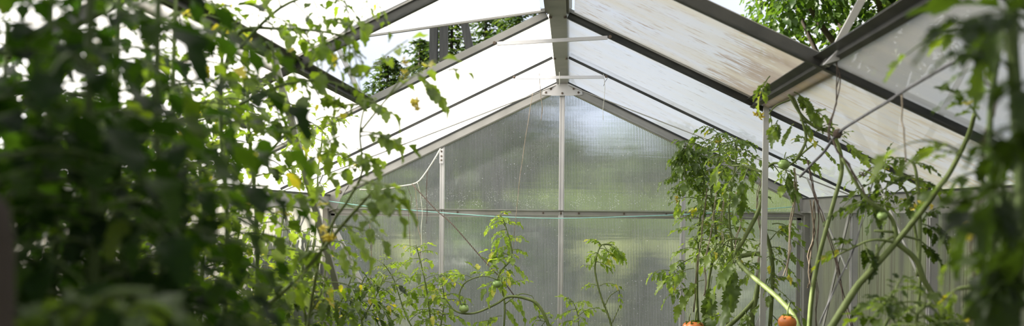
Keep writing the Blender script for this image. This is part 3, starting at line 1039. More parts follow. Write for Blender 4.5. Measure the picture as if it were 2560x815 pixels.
# --- tangled cluster by the right gable post
plant('tangled bushy tomato cluster climbing before the right gable post',
      [([(1745, 900, 4.2), (1742, 700, 4.2), (1748, 560, 4.2), (1760, 450, 4.2), (1740, 380, 4.2)], 0.010, 0.005, dict(n=34, t0=0.35, L=(0.10,0.17), size=0.043, bias=(0, -0.2, 0))),
       ([(1775, 900, 4.1), (1770, 720, 4.1), (1790, 600, 4.1), (1778, 480, 4.1), (1800, 380, 4.1), (1790, 330, 4.1)], 0.009, 0.004, dict(n=42, t0=0.3, L=(0.10, 0.18), size=0.043)),
       ([(1830, 900, 4.0), (1815, 760, 4.0), (1830, 640, 4.0), (1822, 520, 4.0), (1840, 400, 4.0), (1838, 350, 4.0)], 0.009, 0.004, dict(n=38, t0=0.35, L=(0.10, 0.18), size=0.043)),
       ([(1720, 470, 4.1), (1712, 420, 4.1), (1725, 372, 4.1), (1700, 365, 4.1)], 0.005, 0.003, dict(n=24, t0=0.0, L=(0.07, 0.12), size=0.05, tint=0.2, hang=1.0)),
       ([(1740, 640, 4.1), (1700, 660, 4.1), (1670, 690, 4.1)], 0.004, 0.002, dict(n=5, t0=0.3, L=(0.08, 0.12), size=0.06, hang=0.9))],
      leaf='leaf_mid', leaves=[((1800, 340, 1760, 318, 4.1), dict(size=0.05)), ((1800, 345, 1850, 335, 4.1), dict(size=0.043)), ((1820, 360, 1862, 352, 4.0), dict(size=0.06)),
                           ((1760, 350, 1738, 345, 4.1), dict(size=0.05)), ((1700, 500, 1692, 530, 4.1), dict(size=0.05, tint=0.85)),
                           ((1735, 670, 1665, 700, 4.0), dict(size=0.07, hang=0.8)), ((1760, 700, 1700, 760, 4.0), dict(size=0.075, hang=0.8, tint=0.7)),
                           ((1780, 690, 1770, 790, 3.9), dict(size=0.11, hang=0.9, tint=0.15)), ((1740, 720, 1668, 745, 4.0), dict(size=0.05))],
      flowers=[(1800, 345, 4.05, 0.022, 2), (1695, 500, 4.1, 0.016, 2)], fruits=[(1738, 822, 3.9, 0.045, True), (1722, 818, 3.95, 0.03, True)])
plant('thick bare tomato vine arching up beside the white prop',
      [([(1915, 900, 3.3), (1880, 815, 3.3), (1890, 740, 3.3), (1905, 640, 3.3), (1840, 640, 3.3), (1858, 600, 3.3), (1895, 530, 3.3), (1908, 470, 3.3), (1905, 430, 3.3)], 0.013, 0.007, None),
       ([(1905, 430, 3.3), (1935, 408, 3.3), (1975, 412, 3.25), (2010, 380, 3.2), (2045, 350, 3.2)], 0.006, 0.0035, dict(n=6, t0=0.1, L=(0.08, 0.14), size=0.045)),
       ([(1905, 430, 3.3), (1860, 415, 3.35), (1825, 412, 3.4), (1808, 385, 3.4)], 0.006, 0.003, dict(n=7, t0=0.1, L=(0.10, 0.15), size=0.05)),
       ([(1842, 640, 3.29), (1850, 660, 3.22), (1880, 690, 3.12), (1940, 740, 3.0), (1985, 790, 2.9), (2010, 860, 2.8)], 0.008, 0.011, None),
       ([(1905, 560, 3.3), (1925, 620, 3.3), (1932, 690, 3.3), (1925, 815, 3.3)], 0.008, 0.008, dict(n=12, t0=0.05, L=(0.11, 0.17), size=0.043)),
       ([(1860, 600, 3.3), (1820, 600, 3.3), (1790, 640, 3.3)], 0.005, 0.003, dict(n=6, t0=0.1, L=(0.10, 0.16), size=0.043, hang=0.8)),
       ([(1895, 740, 3.3), (1850, 790, 3.3), (1780, 850, 3.3)], 0.008, 0.01, dict(n=5, t0=0.1, L=(0.10, 0.16), size=0.043))],
      leaf='leaf_mid', leaves=[((1840, 650, 1822, 740, 3.2), dict(size=0.10, hang=0.9, tint=0.2)), ((1850, 640, 1800, 690, 3.2), dict(size=0.09, hang=0.9, tint=0.6)),
                           ((1870, 420, 1840, 520, 3.3), dict(size=0.09, tint=0.2, hang=0.9)), ((1960, 420, 1985, 470, 3.2), dict(size=0.07, tint=0.2, hang=0.9)),
                           ((1920, 620, 1985, 640, 3.3), {}), ((1925, 600, 1990, 560, 3.3), {}), ((1925, 700, 1975, 700, 3.3), {}), ((1930, 560, 1995, 590, 3.3), {})],
      fruits=[(1960, 411, 3.22, 0.022, False), (1968, 806, 2.8, 0.030, True)], flowers=[(1903, 285, 3.2, 0.02, 2)])
# --- vine hanging at the window sill on the right
plant('tomato vine reaching the right roof window, leaves draped over its sill',
      [([(2020, 900, 2.75), (2035, 700, 2.75), (2080, 520, 2.75), (2105, 420, 2.75), (2085, 340, 2.75), (2040, 318, 2.75), (2005, 290, 2.75), (1975, 240, 2.75), (1972, 205, 2.75)], 0.009, 0.004, None),
       ([(1990, 400, 2.75), (2015, 350, 2.75), (2002, 290, 2.75), (1985, 240, 2.75), (1975, 195, 2.75)], 0.005, 0.003, None),
       ([(2000, 300, 2.75), (2050, 320, 2.75), (2100, 345, 2.7)], 0.003, 0.002, None),
       ([(1975, 250, 2.75), (1940, 265, 2.75), (1922, 285, 2.75)], 0.003, 0.002, None)],
      leaf='leaf_mid', leaves=[((1985, 178, 2045, 195, 2.7), dict(size=0.07, tint=0.15)), ((1975, 185, 1955, 235, 2.7), dict(size=0.075, tint=0.3)), ((1970, 190, 1905, 210, 2.7), dict(size=0.05)),
                           ((1925, 190, 1900, 240, 2.7), dict(size=0.05)), ((1995, 250, 2040, 290, 2.75), dict(size=0.05)), ((2000, 270, 2068, 300, 2.75), dict(size=0.05)),
                           ((1985, 230, 2020, 260, 2.75), dict(size=0.05)), ((2030, 195, 2070, 270, 2.75), dict(size=0.038)), ((2005, 300, 2030, 340, 2.75), dict(size=0.04)),
                           ((1945, 300, 1935, 330, 2.75), dict(size=0.045)), ((1925, 285, 1930, 320, 2.75), dict(size=0.025, pairs=1)), ((2040, 330, 2065, 312, 2.75), dict(size=0.035)),
                           ((2090, 350, 2118, 330, 2.7), dict(size=0.02)), ((2105, 350, 2150, 385, 2.7), dict(size=0.05)), ((1985, 310, 1965, 335, 2.75), dict(size=0.03))],
      flowers=[(1905, 287, 2.75, 0.016, 1)])
# --- big diagonal stem
plant('thick pale tomato stem forking diagonally up to the right roof',
      [([(1990, 960, 2.2), (2080, 815, 2.2), (2140, 720, 2.2), (2165, 690, 2.2), (2238, 608, 2.2), (2310, 520, 2.15), (2345, 470, 2.1), (2375, 430, 2.1), (2420, 340, 2.05), (2436, 285, 2.0)], 0.0115, 0.005, None),
       ([(2240, 604, 2.2), (2235, 560, 2.2), (2215, 530, 2.2), (2160, 490, 2.2), (2105, 395, 2.2)], 0.007, 0.003, None),
       ([(2243, 608, 2.2), (2290, 650, 2.2), (2310, 700, 2.2), (2350, 770, 2.2), (2370, 850, 2.2)], 0.007, 0.007, None),
       ([(2240, 606, 2.2), (2180, 600, 2.2), (2120, 625, 2.25), (2060, 655, 2.3)], 0.004, 0.002, None),
       ([(2160, 705, 2.2), (2200, 620, 2.2), (2240, 590, 2.2), (2300, 600, 2.2)], 0.004, 0.003, None),
       ([(2236, 580, 2.2), (2185, 577, 2.2)], 0.004, 0.003, None),
       ([(2195, 660, 2.2), (2192, 610, 2.2)], 0.004, 0.003, None),
       ([(2295, 690, 2.25), (2300, 560, 2.3), (2290, 430, 2.3), (2275, 400, 2.3)], 0.006, 0.003, None)],
      leaf='leaf', stemmat='stem', fruits=[(2206, 540, 2.2, 0.013, False)], flowers=[(2305, 507, 2.2, 0.016, 2), (2330, 515, 2.2, 0.012, 1)],
      leaves=[((2120, 625, 2050, 650, 2.25), dict(size=0.035, tint=0.9)), ((2135, 620, 2115, 600, 2.25), dict(size=0.035)), ((2160, 605, 2175, 650, 2.2), dict(size=0.045, tint=0.2)),
              ((2230, 520, 2140, 520, 2.3), dict(size=0.035)), ((2200, 505, 2075, 540, 2.3), dict(size=0.03, pairs=5)), ((2180, 500, 2200, 560, 2.3), dict(size=0.04)),
              ((2280, 405, 2230, 400, 2.3), dict(size=0.03)), ((2282, 410, 2330, 420, 2.3), dict(size=0.03)), ((2285, 440, 2235, 450, 2.3), dict(size=0.035)),
              ((2288, 450, 2350, 470, 2.3), dict(size=0.035)), ((2280, 400, 2300, 380, 2.3), dict(size=0.025)), ((2292, 480, 2260, 510, 2.3), dict(size=0.03)),
              ((2298, 560, 2350, 590, 2.3), dict(size=0.04, tint=0.2)), ((2300, 560, 2340, 520, 2.3), dict(size=0.035, tint=0.2)), ((2296, 600, 2340, 640, 2.3), dict(size=0.04, tint=0.2)),
              ((2340, 560, 2365, 590, 2.3), dict(size=0.035, tint=0.2)), ((2200, 470, 2180, 440, 2.3), dict(size=0.03)), ((2180, 480, 2150, 520, 2.3), dict(size=0.03))])
plant('small upright tomato shoot under the right eave beam beside a chain',
      [([(2285, 900, 2.6), (2300, 700, 2.6), (2285, 560, 2.6), (2260, 470, 2.6), (2205, 450, 2.6), (2190, 420, 2.6)], 0.006, 0.003, dict(n=12, t0=0.5, L=(0.10, 0.16), size=0.042))],
      leaf='leaf', leaves=[((2290, 455, 2220, 440, 2.6), dict(size=0.04)), ((2205, 440, 2180, 500, 2.6), dict(size=0.04))])
for i, (pts, lab) in enumerate((([(2170, 960, 1.9), (2200, 840, 1.9), (2240, 760, 1.9), (2225, 738, 1.9)], 'low leafy tomato top at the bottom edge, left of the forked right-hand stems'),
                                ([(2330, 960, 1.7), (2310, 850, 1.7), (2290, 790, 1.7), (2330, 755, 1.7)], 'leafy tomato top at the bottom edge under the diagonal stem'))):
    plant(lab, [(pts, 0.006, 0.003, dict(n=11, t0=0.35, L=(0.08, 0.13), size=0.036, hang=0.2))], leaf='leaf')
plant('bare forked pale tomato stems low in the right corner',
      [([(2440, 960, 1.5), (2470, 800, 1.5), (2510, 740, 1.5), (2575, 690, 1.5)], 0.012, 0.010, None),
       ([(2475, 800, 1.5), (2440, 830, 1.5), (2410, 900, 1.5)], 0.008, 0.008, None),
       ([(2395, 870, 1.7), (2420, 770, 1.7), (2460, 720, 1.7), (2500, 700, 1.7), (2440, 715, 1.7), (2395, 722, 1.7)], 0.007, 0.004, None),
       ([(2490, 720, 1.5), (2484, 650, 1.5), (2488, 600, 1.5)], 0.005, 0.003, None)],
      leaf='leaf', leaves=[((2395, 722, 2360, 760, 1.7), dict(size=0.03, tint=0.9)), ((2488, 640, 2450, 690, 1.5), dict(size=0.04))])
plant('blurred dark tomato plant filling the right edge of the frame',
      [([(2520, 1000, 1.05), (2530, 815, 1.05), (2548, 620, 1.0), (2552, 450, 1.0), (2540, 250, 1.0), (2530, 60, 1.0), (2545, -100, 1.0)], 0.011, 0.006, dict(n=13, t0=0.25, L=(0.06, 0.10), size=0.036, bias=(0.8, 0, 0), tint=0.12)),
       ([(2500, 1000, 1.2), (2500, 815, 1.2), (2480, 560, 1.2), (2475, 300, 1.2), (2500, 100, 1.2)], 0.005, 0.004, dict(n=6, t0=0.3, L=(0.05, 0.08), size=0.030, tint=0.25, pairs=2)),
       ([(2550, 560, 1.05), (2470, 470, 1.1), (2440, 430, 1.1)], 0.005, 0.003, None),
       ([(2600, 700, 0.8), (2610, 400, 0.8), (2590, 100, 0.8), (2600, -80, 0.8)], 0.008, 0.006, dict(n=9, t0=0.1, L=(0.06, 0.10), size=0.04, tint=0.1))],
      leaf='leaf', stemmat='stem_dark',
      leaves=[((2420, 70, 2265, 138, 1.35), dict(size=0.05, pairs=1, tint=0.8)), ((2480, 65, 2395, 60, 1.35), dict(size=0.045, pairs=1, tint=0.7)), ((2520, 40, 2480, 110, 1.0), dict(size=0.07, pairs=1, tint=0.4)),
              ((2500, 165, 2410, 180, 1.2), dict(size=0.035, pairs=1)), ((2530, 480, 2495, 640, 1.0), dict(size=0.09, pairs=1, tint=0.1, hang=1.2)), ((2400, 380, 2245, 370, 1.35), dict(size=0.055, pairs=1, tint=0.8)),
              ((2420, 400, 2300, 390, 1.35), dict(size=0.045, pairs=1, tint=0.8)), ((2440, 430, 2345, 470, 1.3), dict(size=0.05, pairs=1, tint=0.4)), ((2560, 300, 2490, 480, 0.95), dict(size=0.08, pairs=1, tint=0.1)),
              ((2550, 440, 2430, 560, 1.1), dict(size=0.06, pairs=2, tint=0.2)), ((2500, 560, 2400, 560, 1.2), dict(size=0.04, pairs=2)), ((2450, 520, 2370, 650, 1.4), dict(size=0.045, pairs=2, tint=0.8)),
              ((2540, 660, 2460, 640, 1.0), dict(size=0.05, pairs=1, tint=0.3)), ((2560, 80, 2500, 20, 1.0), dict(size=0.08, pairs=1, tint=0.3)), ((2450, 300, 2400, 240, 1.6), dict(size=0.04, pairs=2))])

# --- left mass
DN = dict(kind='broad', pairs=3, lod=3)


def left(label, px, Y, top, n, leaf='leaf_shaded', lean=0, size=0.040, L=(0.14, 0.22), seed=None, extra=(), **kw):
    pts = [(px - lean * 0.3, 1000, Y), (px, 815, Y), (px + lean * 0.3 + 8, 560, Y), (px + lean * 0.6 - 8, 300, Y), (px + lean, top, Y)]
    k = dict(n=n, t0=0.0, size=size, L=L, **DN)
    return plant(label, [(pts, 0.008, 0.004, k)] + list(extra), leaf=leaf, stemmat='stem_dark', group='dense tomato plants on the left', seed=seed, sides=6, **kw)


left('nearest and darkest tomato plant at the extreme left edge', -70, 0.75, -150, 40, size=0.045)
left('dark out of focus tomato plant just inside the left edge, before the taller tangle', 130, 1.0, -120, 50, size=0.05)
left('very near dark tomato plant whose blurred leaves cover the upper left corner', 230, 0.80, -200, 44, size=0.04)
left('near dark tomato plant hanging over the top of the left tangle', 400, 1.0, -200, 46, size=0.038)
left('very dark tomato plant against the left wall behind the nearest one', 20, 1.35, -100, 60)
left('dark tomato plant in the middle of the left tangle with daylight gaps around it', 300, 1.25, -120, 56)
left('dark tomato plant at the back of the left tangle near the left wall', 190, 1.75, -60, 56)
left('tomato plant with glowing yellow green leaves right of the dark left tangle', 440, 1.55, -100, 60, leaf='leaf')
left('tomato plant at the left wall glimpsed between darker stems', 340, 2.1, 0, 44, leaf='leaf')
left('tall tomato plant whose top arches right across the white roof', 560, 1.75, -60, 48, leaf='leaf',
     extra=[([(560, 180, 1.75), (600, 80, 1.72), (700, 72, 1.7), (800, 78, 1.7), (880, 95, 1.7)], 0.005, 0.003, dict(n=14, t0=0.1, L=(0.10, 0.17), size=0.032, kind='broad')),
            ([(600, 260, 1.75), (700, 215, 1.7), (800, 200, 1.7), (880, 225, 1.7)], 0.004, 0.0025, dict(n=8, t0=0.1, L=(0.10, 0.16), size=0.032, kind='broad')),
            ([(600, 120, 1.7), (700, 20, 1.7), (820, -20, 1.7), (940, -10, 1.7)], 0.004, 0.0025, dict(n=13, t0=0.1, L=(0.10, 0.17), size=0.032, kind='broad'))])
left('tomato plant with clear upright stems in the brighter gap of the left tangle', 500, 2.2, 120, 46, leaf='leaf')
left('bright loose tomato plant bordering the white roof on the left', 640, 2.1, 200, 46, leaf='leaf_soft',
     extra=[([(640, 420, 2.1), (720, 330, 2.1), (770, 300, 2.1)], 0.004, 0.0025, dict(n=9, t0=0.1, L=(0.10, 0.15), size=0.034, kind='broad'))], lean=-20)
plant('light tomato plant with long arching sprays over the white left roof',
      [([(760, 960, 1.9), (770, 815, 1.9), (800, 640, 1.85), (830, 560, 1.8), (870, 500, 1.8), (905, 430, 1.75), (900, 330, 1.7), (915, 250, 1.7)], 0.005, 0.0022, dict(n=9, t0=0.15, L=(0.10, 0.15), size=0.032, kind='broad')),
       ([(900, 330, 1.7), (960, 255, 1.7), (1020, 180, 1.7), (1090, 150, 1.7)], 0.003, 0.0015, None),
       ([(600, 815, 1.8), (740, 700, 1.8), (850, 570, 1.8), (930, 480, 1.75)], 0.005, 0.0035, None)],
      leaf='leaf_mid', stemmat='stem', seed=5,
      leaves=[((900, 200, 1020, 100, 1.7), dict(size=0.035, kind='broad')), ((960, 255, 1105, 148, 1.7), dict(size=0.035, kind='broad')), ((1045, 185, 1105, 250, 1.7), dict(size=0.04, kind='broad')),
              ((1120, 175, 1165, 180, 1.7), dict(size=0.028, kind='broad', pairs=1)), ((905, 250, 985, 290, 1.7), dict(size=0.034, kind='broad')), ((880, 300, 830, 240, 1.7), dict(size=0.05, kind='broad')),
              ((900, 330, 985, 358, 1.7), dict(size=0.034, kind='broad')), ((890, 370, 930, 410, 1.7), dict(size=0.034, kind='broad')), ((900, 420, 850, 380, 1.7), dict(size=0.034, kind='broad')),
              ((880, 470, 990, 470, 1.6), dict(size=0.034, kind='broad')), ((900, 450, 1000, 540, 1.6), dict(size=0.034, kind='broad')),
              ((900, 500, 990, 500, 1.6), dict(size=0.05, kind='broad')), ((860, 560, 920, 640, 1.7), dict(size=0.034, kind='broad', tint=0.8)), ((850, 600, 880, 660, 1.7), dict(size=0.034, kind='broad', tint=0.8)),
              ((820, 620, 760, 640, 1.8), dict(size=0.04, kind='broad')), ((850, 340, 790, 400, 1.7), dict(size=0.034, kind='broad'))],
      flowers=[(1043, 265, 1.7, 0.013, 3), (1018, 170, 1.7, 0.016, 2), (820, 585, 1.7, 0.015, 3)])
plant('pale fine leaved tomato top hanging before the lit roof on the left',
      [([(770, 900, 3.0), (775, 700, 3.0), (790, 560, 3.0), (795, 430, 3.0), (805, 330, 3.0), (775, 285, 3.0), (745, 290, 3.0)], 0.005, 0.002, dict(n=12, t0=0.45, L=(0.10, 0.15), size=0.045))],
      leaf='leaf_soft', seed=9, leaves=[((800, 330, 870, 290, 3.0), dict(size=0.04)), ((790, 300, 850, 300, 3.0), dict(size=0.035))])
for i, (px, Y, top, lab) in enumerate(((700, 2.7, 520, 'sunlit tomato plant low before the left wall panels'), (760, 2.3, 600, 'low bright tomato plant in front of the left corner post'),
                                       (650, 2.4, 560, 'tomato plant with sunlit leaves right of the left tangle'), (820, 3.1, 560, 'tomato plant whose curling shoots rise at the left corner post'),
                                       (590, 2.8, 560, 'tomato plant deep at the left wall among leaf gaps'), (900, 3.3, 690, 'low tomato plant before the lower left gable panel'))):
    plant(lab, [([(px, 950, Y), (px + 6, 815, Y), (px - 8, (815 + top) / 2, Y), (px + 12, top, Y)], 0.006, 0.003, dict(n=17, t0=0.1, L=(0.12, 0.18), size=0.044, kind='serrate')),
                ([(px + 4, 800, Y), (px + 40, 740, Y), (px + 60, 690, Y)], 0.004, 0.002, dict(n=7, t0=0.1, L=(0.10, 0.15), size=0.04, kind='serrate'))],
          leaf='leaf_soft' if i % 2 == 0 else 'leaf', seed=40 + i, sides=6)
plant('large pale out of focus tomato leaves in the bottom left foreground',
      [([(120, 1000, 0.62), (160, 850, 0.62), (260, 740, 0.6), (380, 730, 0.6)], 0.004, 0.003, None)], leaf='leaf_mid', stemmat='stem_dark', seed=77,
      leaves=[((200, 800, 330, 740, 0.6), dict(size=0.05, kind='broad', pairs=1, tint=0.2)), ((260, 760, 120, 790, 0.6), dict(size=0.05, kind='broad', pairs=1, tint=0.1)),
              ((300, 780, 440, 800, 0.6), dict(size=0.034, kind='broad', pairs=1, tint=0.2)), ((130, 850, 30, 760, 0.6), dict(size=0.05, kind='broad', pairs=1, tint=0.1))])

BOUND[0] = False
# wooden stake at the far left
b = MB()
p = at(2, 500, 0.55)
b.lathe((p[0] - 0.004, p[1], 0.0), [(0.013, 0), (0.013, p[2] - 0.03), (0.009, p[2] - 0.005), (0.001, p[2] + 0.004)], (0, 0, 1), 10)
tag(b.build('plant_stake', 'bark'), 'blurred grey brown wooden stake standing at the extreme left edge', 'stake')


# ================================================================== STRINGS
def string(name, pts, rad, mat, label, cat='string', group=None, wob=0.0, seed=1, parts=None):
    r = random.Random(seed)
    b = MB()
    P = [at(*p) for p in pts]
    if wob:
        Q = []
        for i in range(len(P) - 1):
            m_ = max(2, int(np.linalg.norm(P[i + 1] - P[i]) / 0.06))
            for k in range(m_):
                Q.append(P[i] + (P[i + 1] - P[i]) * k / m_ + np.array([r.uniform(-1, 1), r.uniform(-1, 1), 0]) * wob)
        Q.append(P[-1])
        P = Q
    if wob and rad >= 0.003:       # frayed: three thin strands twisted loosely together
        for k in range(3):
            b.tube([q + np.array([r.uniform(-1, 1), r.uniform(-1, 1), 0]) * rad * 1.3 for q in P], rad * 0.36, 4, 0, 2)
    else:
        b.tube(P, rad * (0.75 if wob else 1), 5, 0, 3)
    o = b.build(name, mat)
    tag(o, label, cat, group)
    return o


string('cord', [(822, 503, 4.9), (910, 515, 4.9), (1010, 524, 4.9), (1105, 532, 4.9), (1250, 542, 4.9), (1400, 546, 4.9), (1560, 542, 4.9), (1735, 535, 4.9), (1870, 526, 4.9), (1985, 517, 4.9)], 0.0028, 'cyan',
       'thin turquoise string stretched across the gable below its rail', 'string')
string('rope', [(1101, 372, 4.9), (1085, 400, 4.85), (1062, 435, 4.85), (1040, 458, 4.8), (1000, 466, 4.8), (950, 475, 4.8), (900, 474, 4.7)], 0.005, 'rope',
       'slack pale rope tied to the bracket on the left gable post', 'rope')
string('twine', [(1030, 460, 4.75), (1090, 525, 4.7), (1130, 560, 4.65), (1200, 640, 4.6), (1255, 700, 4.55), (1290, 745, 4.5)], 0.0035, 'twine_dark',
       'dark taut twine running diagonally down from the rope to the centre tomato', 'twine')
TW = [([(1038, 456, 4.8), (1042, 520, 4.8), (1050, 600, 4.75), (1048, 660, 4.7)], 0.003, 'twine', 'loose jute twine hanging from the rope, right of its knot'),
      ([(1045, 456, 4.8), (1055, 500, 4.8), (1052, 570, 4.75), (1060, 690, 4.7)], 0.0025, 'rope', 'pale thread dangling beside the jute strands under the rope'),
      ([(1016, 462, 4.8), (1028, 500, 4.8), (1020, 560, 4.75), (1028, 640, 4.7)], 0.002, 'twine_dark', 'short dark twine hanging from the rope, left of its knot'),
      ([(1067, 428, 4.85), (1068, 520, 4.8), (1066, 560, 4.8)], 0.003, 'twine_dark', 'short dark twine hanging from the rope beside the left gable post'),
      ([(925, 560, 4.7), (930, 640, 4.7), (928, 760, 4.6)], 0.004, 'dry', 'brown dried tendril hanging before the lower left gable panel'),
      ([(1350, 183, 4.13), (1354, 240, 4.13), (1352, 302, 4.13)], 0.0022, 'twine', 'short pale string end hanging from the back collar tie, left of the ridge'),
      ([(1332, 232, 4.7), (1316, 330, 4.6), (1300, 440, 4.55), (1290, 540, 4.5), (1280, 640, 4.5)], 0.0022, 'twine', 'long thin twine from the gable apex down to the centre tomato'),
      ([(1398, 180, 4.1), (1399, 215, 4.1)], 0.0022, 'rope', 'tiny white string tail at the middle of the back collar tie'),
      ([(1509, 185, 4.13), (1510, 250, 4.13), (1508, 300, 4.13)], 0.0018, 'rope', 'thin white thread hanging from the right end of the back collar tie'),
      ([(1520, 186, 4.13), (1515, 205, 4.13), (1509, 215, 4.13)], 0.0018, 'cable', 'short dark wire loop beneath the right end of the back collar tie'),
      ([(1990, 420, 3.2), (1987, 520, 3.2), (1972, 620, 3.15), (1962, 690, 3.1)], 0.006, 'twine', 'thick pale jute strand hanging right of the white prop'),
      ([(2094, 150, 2.3), (2096, 220, 2.3), (2078, 300, 2.3), (2074, 350, 2.3)], 0.004, 'twine_dark', 'brown twine tied to the roof window bracket'),
      ([(2074, 350, 2.3), (2110, 410, 2.3), (2150, 470, 2.3), (2195, 520, 2.3)], 0.005, 'twine_dark', 'thick brown twine slanting from the cable knot down to the small green tomato'),
      ([(2020, 400, 2.9), (2040, 490, 2.9), (2068, 570, 2.9), (2100, 700, 2.9), (2130, 815, 2.9)], 0.0045, 'twine_dark', 'long brown twine slanting before the right wall, ending in a frayed knot'),
      ([(2044, 500, 3.1), (2043, 600, 3.1), (2040, 815, 3.1)], 0.003, 'twine_dark', 'dark twine hanging straight down right of the right corner post'),
      ([(2036, 500, 3.1), (2035, 580, 3.1), (2026, 640, 3.1), (2022, 720, 3.1)], 0.007, 'dry', 'shaggy dried vine hanging on the right corner post'),
      ([(2253, 235, 1.9), (2258, 300, 1.9), (2262, 340, 1.9), (2265, 405, 1.9)], 0.0025, 'twine', 'pale twine dropping from the bend of the grey cable'),
      ([(2186, 440, 2.4), (2160, 540, 2.4), (2125, 640, 2.4), (2050, 810, 2.4)], 0.003, 'cable', 'dark wire slanting from the chain down to the floor'),
      ([(2470, 60, 1.3), (2450, 110, 1.3), (2455, 180, 1.3), (2480, 230, 1.3), (2460, 350, 1.3), (2440, 520, 1.3), (2430, 815, 1.3)], 0.003, 'twine_dark', 'blurred brown twine hanging among the leaves at the right edge'),
      ([(1905, 440, 3.4), (1895, 520, 3.4), (1898, 600, 3.4), (1890, 700, 3.4)], 0.004, 'dry', 'brown dried strand hanging left of the white prop'),
      ([(1765, 470, 4.0), (1755, 560, 4.0), (1748, 640, 4.0), (1735, 780, 4.0)], 0.004, 'dry', 'brown dried vine on the left of the tangled cluster'),
      ([(1795, 450, 3.9), (1785, 560, 3.9), (1765, 640, 3.9), (1760, 740, 3.9)], 0.004, 'dry', 'grey dried vine through the middle of the tangled cluster'),
      ([(1842, 480, 3.9), (1850, 560, 3.9), (1840, 620, 3.9), (1830, 700, 3.9)], 0.0035, 'twine', 'jute strand on the right of the tangled cluster'),
      ([(1812, 470, 3.9), (1806, 560, 3.9), (1800, 660, 3.9)], 0.0035, 'twine', 'jute strand down the centre of the tangled cluster')]
for i, (pts, rr, mt, lab) in enumerate(TW):
    string('twine', pts, rr, mt, lab, 'vine' if mt == 'dry' else 'string', wob=0.006 if i not in (6, 17) else 0.001, seed=i + 3)
o = string('cable', [(2000, 442, 2.6), (2030, 410, 2.5), (2060, 380, 2.4), (2094, 334, 2.3), (2160, 290, 2.15), (2230, 248, 1.95), (2253, 232, 1.9), (2340, 180, 1.7), (2430, 128, 1.55), (2520, 60, 1.4)], 0.0042, 'cable',
           'dark grey cable slung diagonally below the right roof', 'cable')
MB().lathe(at(2094, 334, 2.3), [(0.001, -0.014), (0.011, -0.009), (0.013, 0), (0.011, 0.009), (0.001, 0.014)], (0.3, 0, 1), 8).build('knot', 'twine_dark', o)
# chain by the right eave
b = MB()
cp = [at(*q) for q in ((2150, 432, 2.45), (2158, 438, 2.45), (2166, 430, 2.45), (2175, 424, 2.45), (2185, 422, 2.45), (2196, 420, 2.45), (2206, 410, 2.45))]
for i in range(len(cp) - 1):
    c, d = (cp[i] + cp[i + 1]) / 2, (cp[i + 1] - cp[i])
    dn = unit(d)
    a_ = unit(np.cross(dn, (0, 1, 0) if i % 2 else (0, 0.3, 1)))
    loop = [c + dn * math.cos(k * math.pi / 5) * np.linalg.norm(d) * 0.66 + a_ * math.sin(k * math.pi / 5) * 0.006 for k in range(11)]
    b.tube(loop, 0.0018, 5, 0, 1, False, cap=False)
tag(b.build('chain', 'steel'), 'short dark link chain hooked under the right roof', 'chain')


# ================================================================== OUTSIDE
def crown(mb, c, rad, n, r, size, mat_t=(0.2, 0.9), clumps=26, squash=1.0, tpl='broad'):
    c = np.array(c, float)
    cc = []
    for _ in range(clumps):
        v = unit(np.array([r.gauss(0, 1), r.gauss(0, 1), r.gauss(0, 1)]))
        cc.append(c + v * np.array(rad) * (r.random() ** 0.4) * np.array([1, 1, squash]))
    for i in range(n):
        k = r.choice(cc)
        v = unit(np.array([r.gauss(0, 1), r.gauss(0, 1), r.gauss(0, 1)]))
        p = k + v * np.array(rad) * 0.28 * r.random() ** 0.35
        d = unit(np.array([v[0] + r.gauss(0, .4), v[1] + r.gauss(0, .4), v[2] * 0.5 - 0.5]))
        leaflet(mb, p, d, unit(v + np.array([0, 0, 0.7])), size * r.uniform(0.7, 1.3), tpl, r, 3, r.uniform(*mat_t))


def tree(label, base, h, rad, n, size, seed, mat='tree_leaf', name='tree', squash=0.9, group=None, clumps=26):
    r = random.Random(seed)
    base = np.array(base, float)
    e = tag(empty(name, base), label, 'tree', group)
    b = MB()
    top = base + np.array([0, 0, h])
    b.tube([base - (0, 0, 0.1), base + (0.05, 0, h * 0.35), base + (0, 0.05, h * 0.7), top], [0.13, 0.10, 0.07, 0.03], 8, 0, 4)
    for k in range(9):
        a = k * 2.4
        z = h * (0.4 + 0.05 * k)
        p = base + np.array([0, 0, z])
        q = top + np.array([math.cos(a) * rad[0] * 0.7, math.sin(a) * rad[1] * 0.7, r.uniform(-.5, .5) * rad[2]])
        b.tube([p, (p + q) / 2 + np.array([0, 0, -0.1]), q], [0.04, 0.025, 0.008], 5, 0, 3)
    b.build('trunk', 'bark', e)
    f = MB()
    crown(f, top, rad, n, r, size, clumps=clumps, squash=squash)
    f.build('crown', [mat, mat], e, tint=True)
    return e


